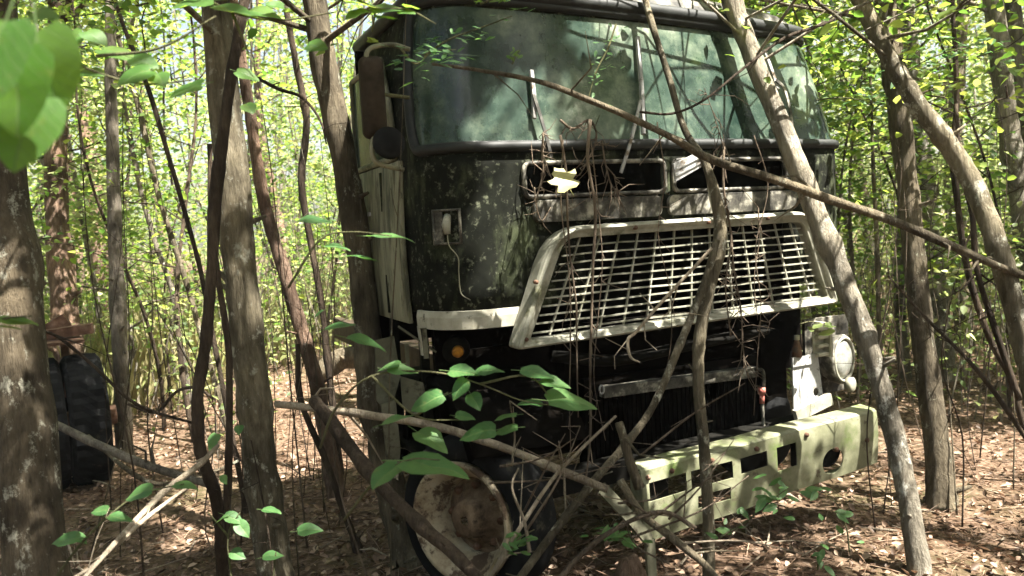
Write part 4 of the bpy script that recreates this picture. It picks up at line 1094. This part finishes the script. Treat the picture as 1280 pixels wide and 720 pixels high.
# small litter sticks on the ground
rs = np.random.RandomState(9); b = MB()
for i in range(260):
    dd = 2.2+8*rs.rand()**1.3; aa = rs.uniform(-.7, .7); x, y = dd*math.sin(aa), dd*math.cos(aa)
    L = rs.uniform(.1, .55); t = rs.uniform(0, 6.28); z = gz(x, y)+.012
    dx, dy = math.cos(t)*L/2, math.sin(t)*L/2
    b.tube([(x-dx, y-dy, gz(x-dx, y-dy)+.012), (x+rs.normal(0,.03), y+rs.normal(0,.03), z+rs.uniform(0,.05)), (x+dx, y+dy, gz(x+dx, y+dy)+rs.uniform(.01,.08))], [.003, rs.uniform(.003,.008), .002], 5, caps=False)
tag(link("twig_litter", b.mesh("twig_litter", MT['dead'])), kind="stuff", label="small dry twigs strewn over the leaf litter", cat="twig litter")

# dead vines and roots hanging on the cab front
def dead_vine(label, pts, off, seed, r0=.006, tw=14, tl=.12):
    P = np.array([TW(*T(px, py, off)) for px, py in pts]); base = P[0].copy(); rs_ = np.random.RandomState(seed)
    P = P+rs_.normal(0, .006, P.shape); q = cr(P-base, 6)
    b = MB(); b.tube(q, np.linspace(r0, r0*.5, len(q)), 6, wob=.3, seed=seed)
    for _ in range(tw):
        k = rs_.randint(0, len(q)-1); dv = rs_.normal(0, .5, 3)+np.array([0, 0, -.5]); dv = nrm(dv)*rs_.uniform(.3, 1)*tl
        m_ = q[k]+dv*.5+rs_.normal(0, .015, 3); b.tube([q[k], m_, m_+dv*.5+rs_.normal(0, .025, 3)], [.0025, .002, .0008], 4, caps=False)
    o = link("dead_vine", b.mesh("dead_vine", MT['vine']), loc=base)
    return tag(o, label, "vine", "dead vines hanging on the truck front")
dead_vine("shaggy dry root clump hanging over the left end of the left vent", [(676,165),(680,190),(676,215),(672,240)], .07, 1, .006, 26, .11)
dead_vine("pair of dry vine strands hanging over the left side of the grille", [(701,165),(704,210),(708,260),(714,320),(720,380),(722,440),(724,520)], .14, 2, .006, 16)
dead_vine("long dry vine reaching from the windshield down to the fallen pole", [(735,150),(738,200),(744,260),(742,330),(738,400),(738,470),(736,540),(732,610)], .16, 3, .008, 22)
dead_vine("shaggy brown root tangle at the bottom of the windshield", [(700,148),(715,158),(738,150),(748,170),(738,190),(728,215)], .1, 4, .006, 30, .12)
dead_vine("drooping dry tendrils over the middle of the left vent", [(752,180),(757,205),(765,230),(772,240),(768,215)], .08, 5, .004, 26, .12)
dead_vine("reddish dry tendrils hanging in front of the grille centre", [(915,290),(918,340),(924,390),(930,430),(935,470)], .13, 6, .004, 40, .16)
dead_vine("thin dry strand on the right part of the grille", [(945,260),(948,300),(942,350),(946,400)], .12, 7, .003, 14)
dead_vine("dry strand hanging along the forked sapling's trunk", [(905,180),(906,240),(912,300),(905,360),(915,420)], .14, 8, .006, 24, .15)
dead_vine("pale looping strand at the top left corner of the grille", [(668,232),(670,255),(680,275),(690,262)], .12, 9, .003, 4)
dead_vine("dead seed-head twigs standing before the right windshield", [(905,190),(895,150),(880,110)], .14, 10, .003, 18, .14)

# ------------------------------------------------------------------ leafy sprays and saplings near the camera
def spray(name, label, stems, leaves, lmat, tm=OVATE, cat="sapling", seed=1, smat='stem', jit=.35):
    """stems: lists of (px,py,d); leaves: (px,py,d, length_px, screen angle deg, tilt 0..1)"""
    base = W(*stems[0][0]); rs_ = np.random.RandomState(seed); e = empty(name, base, label, cat)
    b = MB()
    for st in stems:
        P = cr(np.array([W(*p) for p in st])-base, 5); b.tube(P, np.linspace(.0045, .0018, len(P)), 6)
    link("stem", b.mesh("stem", MT[smat]), e)
    C, N, Dd, S = [], [], [], []
    for px, py, d_, L, ang, face in leaves:
        t = rad(ang); c = W(px, py, d_)-base
        dv = math.cos(t)*Rv-math.sin(t)*Uv*-1*-1
        dv = nrm(dv+Fv*rs_.normal(0, jit*.6))
        # face 1: blade towards camera, 0: blade horizontal
        face *= 1 if seed == 1 else .75; L *= .92 if seed == 1 and tm is BROAD else (.78 if seed in (8, 9) else .9)*rs_.uniform(.75, 1.15)
        nv = nrm(-Fv*face+np.array([0, 0, 1.0])*(1.05-face)+rs_.normal(0, .15, 3))
        C.append(c-dv*L*d_/FPX*.5); N.append(nv); Dd.append(dv); S.append(L*d_/FPX)
    V, F = scatter_leaves(tm, np.array(C), np.array(N), np.array(Dd), np.array(S))
    k = len(tm[0]); ln = np.repeat(np.array(S), k)
    V = V+np.array([mnoise.noise_vector(Vector(p*9+i)) for p, i in zip(V/ln[:, None]*.25, np.repeat(np.arange(len(C))*3.7, k))])*ln[:, None]*.055
    link("leaves", mesh_np("leaves", V, F, MT[lmat], True, np.tile(tm[0][:, :2], (len(C), 1))), e)
    return e
# ang: 0 right, 90 down
spray("leafy_branch", "large blurred green leaves hanging close at the top left corner",
    [[(-60,20,1.0),(10,50,1.0),(60,70,1.0)], [(10,50,1.0),(40,100,1.0)]],
    [(32,118,.95,120,95,.8),(12,30,1.0,80,60,.6),(58,95,1.02,120,80,.75),(57,22,1.2,44,10,.5),(-5,90,.9,140,100,.8),(30,168,.97,110,100,.85),(66,140,1.05,70,80,.7)], 'leaf_near', BROAD, "branch", 1)
spray("leafy_branch", "spray of broad leaves above the thin straight grey tree",
    [[(60,60,1.9),(120,90,1.9),(180,105,1.9),(240,100,1.9)], [(120,70,1.9),(200,60,1.9),(270,20,1.9)]],
    [(86,53,1.9,42,150,.45),(113,92,1.9,46,5,.3),(120,50,1.9,44,40,.5),(178,107,1.9,52,120,.5),(202,104,1.9,40,60,.5),(232,112,1.9,56,165,.4),(100,115,1.9,44,175,.35),(90,102,1.9,36,20,.4),(182,78,2,40,20,.3),(150,68,2.1,46,15,.4)], 'leaf_near', BROAD, "branch", 2)
spray("leafy_branch", "bright leaves across the top of the thick mottled trunk",
    [[(230,-20,2.2),(290,15,2.2),(350,25,2.2),(420,15,2.2)], [(290,15,2.2),(320,90,2.2)]],
    [(285,30,2.2,60,60,.6),(330,18,2.2,52,10,.4),(310,95,2.2,42,20,.5),(397,57,2.2,30,10,.6),(312,140,2.2,26,70,.5),(240,5,2.2,60,175,.4),(345,15,2.2,30,150,.4)], 'leaf_near', BROAD, "branch", 3)
spray("leafy_branch", "bright green spray at the top left of the truck roof",
    [[(430,-10,2.4),(470,10,2.4),(510,12,2.4),(545,30,2.4)], [(470,10,2.4),(465,40,2.4)]],
    [(462,8,2.4,50,10,.5),(487,16,2.4,58,0,.5),(450,28,2.4,34,120,.5),(508,22,2.4,30,40,.5),(478,35,2.4,34,60,.5),(440,5,2.4,40,160,.4),(515,5,2.4,26,-10,.5)], 'leaf_near', BROAD, "branch", 4)
spray("leafy_sapling", "leafy understorey sapling spreading before the truck's dark lower left",
    [[(400,560,2.6),(420,510,2.55),(465,470,2.5),(540,465,2.5),(600,480,2.5),(650,500,2.5),(700,508,2.5)], [(600,480,2.5),(660,470,2.5),(690,500,2.5)], [(465,470,2.5),(520,520,2.5),(580,525,2.5)], [(520,520,2.5),(560,490,2.5)]],
    [(485,458,2.5,40,170,.3),(503,464,2.5,44,10,.3),(535,505,2.5,52,150,.4),(578,488,2.5,34,110,.7),(580,466,2.5,50,5,.35),(612,470,2.5,38,15,.3),(672,472,2.5,48,20,.4),(690,488,2.5,46,40,.4),(662,510,2.5,48,165,.3),(715,505,2.5,72,12,.3),(580,525,2.5,36,30,.35),(632,540,2.5,40,160,.4),(600,548,2.5,46,150,.3),(498,535,2.5,40,15,.3),(540,548,2.5,52,20,.3),(632,514,2.5,30,200,.4),(595,505,2.5,28,60,.6)], 'leaf_shade', OVATE, "sapling", 5)
spray("leafy_sapling", "pair of large dark green leaves low in front of the front wheel",
    [[(430,650,2.3),(470,600,2.25),(510,575,2.2),(550,575,2.2)]],
    [(546,582,2.2,88,4,.2),(489,602,2.2,54,110,.5)], 'leaf_shade', BROAD, "sapling", 6)
spray("leafy_sapling", "few green leaves on thin stems before the foot of the leaning tree by the door",
    [[(360,360,2.4),(400,300,2.4),(440,290,2.4),(490,295,2.4)]],
    [(393,284,2.4,40,20,.6),(490,298,2.4,66,5,.3),(420,312,2.4,44,15,.15),(455,318,2.4,60,-10,.15),(425,415,2.4,40,10,.2),(460,420,2.4,60,-5,.15),(400,395,2.4,20,120,.4)], 'leaf_shade', OVATE, "sapling", 7)
spray("leafy_sapling", "low leafy seedlings around the foot of the mottled trunk",
    [[(290,730,2.9),(285,670,2.9),(300,640,2.9)], [(340,735,2.9),(345,690,2.9)], [(285,670,2.9),(260,640,2.9)]],
    [(292,650,2.9,40,30,.4),(275,648,2.9,36,160,.4),(303,662,2.9,32,60,.5),(340,640,2.9,40,10,.2),(298,695,2.9,30,30,.4),(342,697,2.9,34,5,.3),(388,665,2.9,34,10,.4),(268,553,2.9,28,100,.6),(300,540,2.9,20,80,.5),(280,600,2.9,18,60,.5)], 'leaf_shade', OVATE, "seedling", 8)
spray("leafy_sapling", "green leaves lying along the pale sticks at bottom left",
    [[(60,735,2.3),(110,670,2.35),(170,620,2.4),(230,605,2.4)]],
    [(172,616,2.35,50,170,.35),(232,608,2.4,46,5,.25),(85,680,2.3,44,150,.35),(150,650,2.35,40,20,.35),(125,640,2.35,26,170,.4),(98,672,2.35,36,10,.35)], 'leaf_shade', OVATE, "sapling", 9)
spray("leafy_sapling", "blades of green at the left edge above the tyres",
    [[(-20,420,1.7),(0,400,1.7),(40,395,1.7)]],
    [(15,398,1.7,60,-5,.2),(30,402,1.7,56,10,.15),(8,410,1.7,40,5,.2)], 'leaf_near', NARROW, "sapling", 10)
rs = np.random.RandomState(31)
def sprig(label, path, n_, L, lmat, seed, tm=NARROW, spread=14, face=.4, name="sprig"):
    rs_ = np.random.RandomState(seed); lv = []
    P = cr(np.array(path), 6)
    for i in range(n_):
        p = P[rs_.randint(1, len(P))]; lv.append((p[0]+rs_.normal(0, spread), p[1]+rs_.normal(0, spread*.6), p[2]+rs_.normal(0, .04), L*rs_.uniform(.7, 1.2), rs_.uniform(0, 360), face*rs_.uniform(.5, 1.5)))
    return spray(name, label, [path], lv, lmat, tm, "plant", seed)
sprig("small leaved bramble sprig in front of the bumper's lower edge", [(900,672,3.3),(935,650,3.3),(965,625,3.3),(985,610,3.3)], 26, 20, 'leaf_shade', 1, spread=17)
sprig("small weed with pale leaves below the bumper's hole", [(1062,690,3.6),(1058,660,3.6),(1046,630,3.6),(1036,622,3.6)], 9, 20, 'leaf_shade', 2, spread=12)
sprig("tiny weed on the ground left of the leaning sapling's foot", [(1022,712,3.3),(1024,698,3.3),(1026,690,3.3)], 6, 18, 'leaf_shade', 3, spread=8)
sprig("ferny green weed beside the stump", [(740,668,2.8),(765,665,2.8),(790,672,2.8)], 16, 22, 'leaf_shade', 4, spread=10)
sprig("ferny green weed under the front wheel's right side", [(635,690,2.7),(650,672,2.7),(668,662,2.7)], 16, 20, 'leaf_shade', 5, spread=10)
sprig("small green sprig hanging over the windshield's upper left", [(530,70,2.9),(560,50,2.9),(600,35,2.9),(640,20,2.9)], 46, 17, 'leaf_shade', 6, spread=12)
sprig("dark leafy sprig against the left windshield edge", [(500,60,2.9),(520,80,2.9),(540,65,2.9),(570,62,2.9)], 40, 17, 'leaf_shade', 7, spread=14)
sprig("bright little sprig in the middle of the left windshield", [(640,80,3.0),(645,70,3.0),(650,62,3.0)], 9, 12, 'leaf_near', 8, spread=6, face=.7)
sprig("leafy vine sprig hanging down the windshield middle", [(770,30,3.2),(760,60,3.2),(745,90,3.2),(735,125,3.2)], 40, 11, 'leaf_shade', 9, spread=10, face=.6)
sprig("bright sprig at the middle of the roof edge", [(600,5,2.9),(625,-5,2.9),(640,-15,2.9)], 14, 18, 'leaf_near', 10, spread=12)
sprig("dark leafy spray between the truck and the dark right trunk", [(1020,125,4.2),(1050,122,4.2),(1080,125,4.2),(1100,120,4.2)], 46, 14, 'leaf_shade', 11, spread=13)
sprig("dark leafy spray before the top of the arching right tree", [(1130,90,4.2),(1170,70,4.2),(1210,60,4.2),(1235,70,4.2)], 70, 15, 'leaf_shade', 12, spread=20)
sprig("pale leaf tuft over the slotted bracket", [(1000,405,4.0),(1015,402,4.0),(1035,408,4.0)], 6, 22, 'leaf_pale', 13, spread=10, face=.8)
# single yellow leaf on the left vent, sunlit paleness put into its colour
lb = W(712, 236, 3.15); V, F = scatter_leaves(LOBED, np.array([[0, 0, 0]]), np.array([nrm(-Fv+np.array([0.3,0,.3]))]), np.array([Uv*.8-Rv*.4]), np.array([.11]))
tag(link("yellow_leaf", mesh_np("yellow_leaf", V, F, MT['leaf_yellow'], True), loc=lb), "single yellow leaf coloured sunlit pale, caught in front of the left vent", "leaf")

# ------------------------------------------------------------------ unseen tall trees added beside the camera so their crowns shade the truck
for i, (x, y, tx, ty, H, nl_, lab) in enumerate([
        (3.0, .5, 2.2, 1.8, 10.5, 12000, "tall shade tree nearest the camera's right side"), (2.0, .1, 1.3, 2.0, 10.5, 14000, "unseen shade tree leaning forward beside the camera"),
        (6.4, -.2, 6.4, -.2, 11, 7500, "tall airy unseen shade tree right of the camera"), (7.6, 2.9, 7.6, 2.9, 12, 8000, "tall unseen shade tree further right level with the bumper"),
        (-1.4, -.8, -1.2, .6, 10, 3000, "unseen shade tree left behind the camera"), (4.0, -2.2, 4.0, -2.2, 12, 5000, "tall unseen shade tree behind the camera")]):
    P = [np.array([(tx-x)*(z/H)**1.3*1.2+.15*math.sin(z*.5+i), (ty-y)*(z/H)**1.3*1.2+.15*math.cos(z*.4+i)-.15, z]) for z in np.linspace(-.2, H, 8)]
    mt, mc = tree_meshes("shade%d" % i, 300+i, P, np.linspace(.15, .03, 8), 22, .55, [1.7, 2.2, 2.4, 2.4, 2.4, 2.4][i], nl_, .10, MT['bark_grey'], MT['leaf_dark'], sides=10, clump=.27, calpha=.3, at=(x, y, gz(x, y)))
    put_tree("shade_tree", lab, (x, y, gz(x, y)), mt, mc, "tree", "unseen shade trees added around the camera")

# dry twigs tangled before the bumper and the wheel
rs = np.random.RandomState(66)
for i in range(15):
    px, py = rs.uniform(600, 860), rs.uniform(560, 720); dd = rs.uniform(2.65, 3.1)
    a_, L = rs.normal(-1.0, .6), rs.uniform(50, 170)
    p0 = W(px, py, dd); p1 = W(px+L*math.cos(a_)*.5+rs.normal(0, 8), py+L*math.sin(a_)*.5+rs.normal(0, 8), dd+rs.normal(0, .08)); p2 = W(px+L*math.cos(a_), py+L*math.sin(a_), dd+rs.normal(0, .12))
    b = MB(); q = cr(np.array([p0, p1, p2])-p0, 4); b.tube(q, np.linspace(.005, .0015, len(q)), 5, wob=.3, seed=i)
    for _ in range(3):
        k = rs.randint(1, len(q)); e = q[k]+rs.normal(0, .06, 3); b.tube([q[k], e], [.002, .0007], 4, caps=False)
    tag(link("dead_twig", b.mesh("dead_twig", MT['vine' if i % 3 else 'dead']), loc=p0), "dry thin twig in the tangle before the bumper's broken end", "twig", "twigs tangled before the bumper")

rs = np.random.RandomState(88)
for i in range(44):
    px = rs.uniform(95, 480) if i < 34 else rs.uniform(1085, 1270); dd = rs.uniform(3.4, 5.6); ph = rs.uniform(150, 420) if i % 4 else rs.uniform(-40, 120)
    f0 = W(px, 600, dd); g0 = gz(f0[0], f0[1]); p0 = np.array([f0[0], f0[1], g0-.02]); p3 = W(px+rs.normal(-10, 45), ph, dd+rs.normal(0, .25))
    q = cr(np.array([p0*0, (p3-p0)*.33+rs.normal(0, .05, 3), (p3-p0)*.7+rs.normal(0, .06, 3), p3-p0]), 5)
    b = MB(); r_ = rs.uniform(.0025, .006); b.tube(q, np.linspace(r_, r_*.3, len(q)), 5, wob=.25, seed=i)
    for _ in range(5):
        k = rs.randint(3, len(q)); e = q[k]+rs.normal(0, .13, 3)+np.array([0, 0, .06]); b.tube([q[k], (q[k]+e)/2+rs.normal(0, .012, 3), e], [r_*.45, r_*.3, .0007], 4, caps=False)
    side = "left of the truck" if i < 34 else "right of the truck"
    tag(link("dry_stem", b.mesh("dry_stem", MT[['vine', 'bark_dark', 'bark_brown'][i % 3]]), loc=p0), "hair-thin dry stem rising from the leaf litter " + side, "stem", "hair-thin dry stems " + side)
# long strands hanging across the cab front
for i, px in enumerate((712, 748, 826, 948)):
    y0, y1 = 150+rs.uniform(-40, 40), rs.uniform(330, 600)
    dead_vine("hair-thin dry strand hanging across the cab front", [(px+rs.normal(0, 6), y) for y in np.linspace(y0, y1, 6)], .15, 50+i, .0028, 12, .1)

# thin fog volume added to brighten and wash out the background
b = MB(); b.box((-115, -65, -3), (115, 165, 22))
hz = bpy.data.materials.new("brightening_veil_volume"); hz.use_nodes = True; t_ = hz.node_tree; t_.nodes.remove(t_.nodes["Principled BSDF"])
pv = t_.nodes.new("ShaderNodeVolumePrincipled"); pv.inputs['Color'].default_value = (.95, .97, .88, 1); pv.inputs['Density'].default_value = .0016; pv.inputs['Anisotropy'].default_value = .2
t_.links.new(pv.outputs[0], t_.nodes["Material Output"].inputs['Volume'])
tag(link("brightening_veil", b.mesh("brightening_veil", hz)), kind="stuff", label="added pale veil of air that brightens the background wood", cat="brightening_veil")
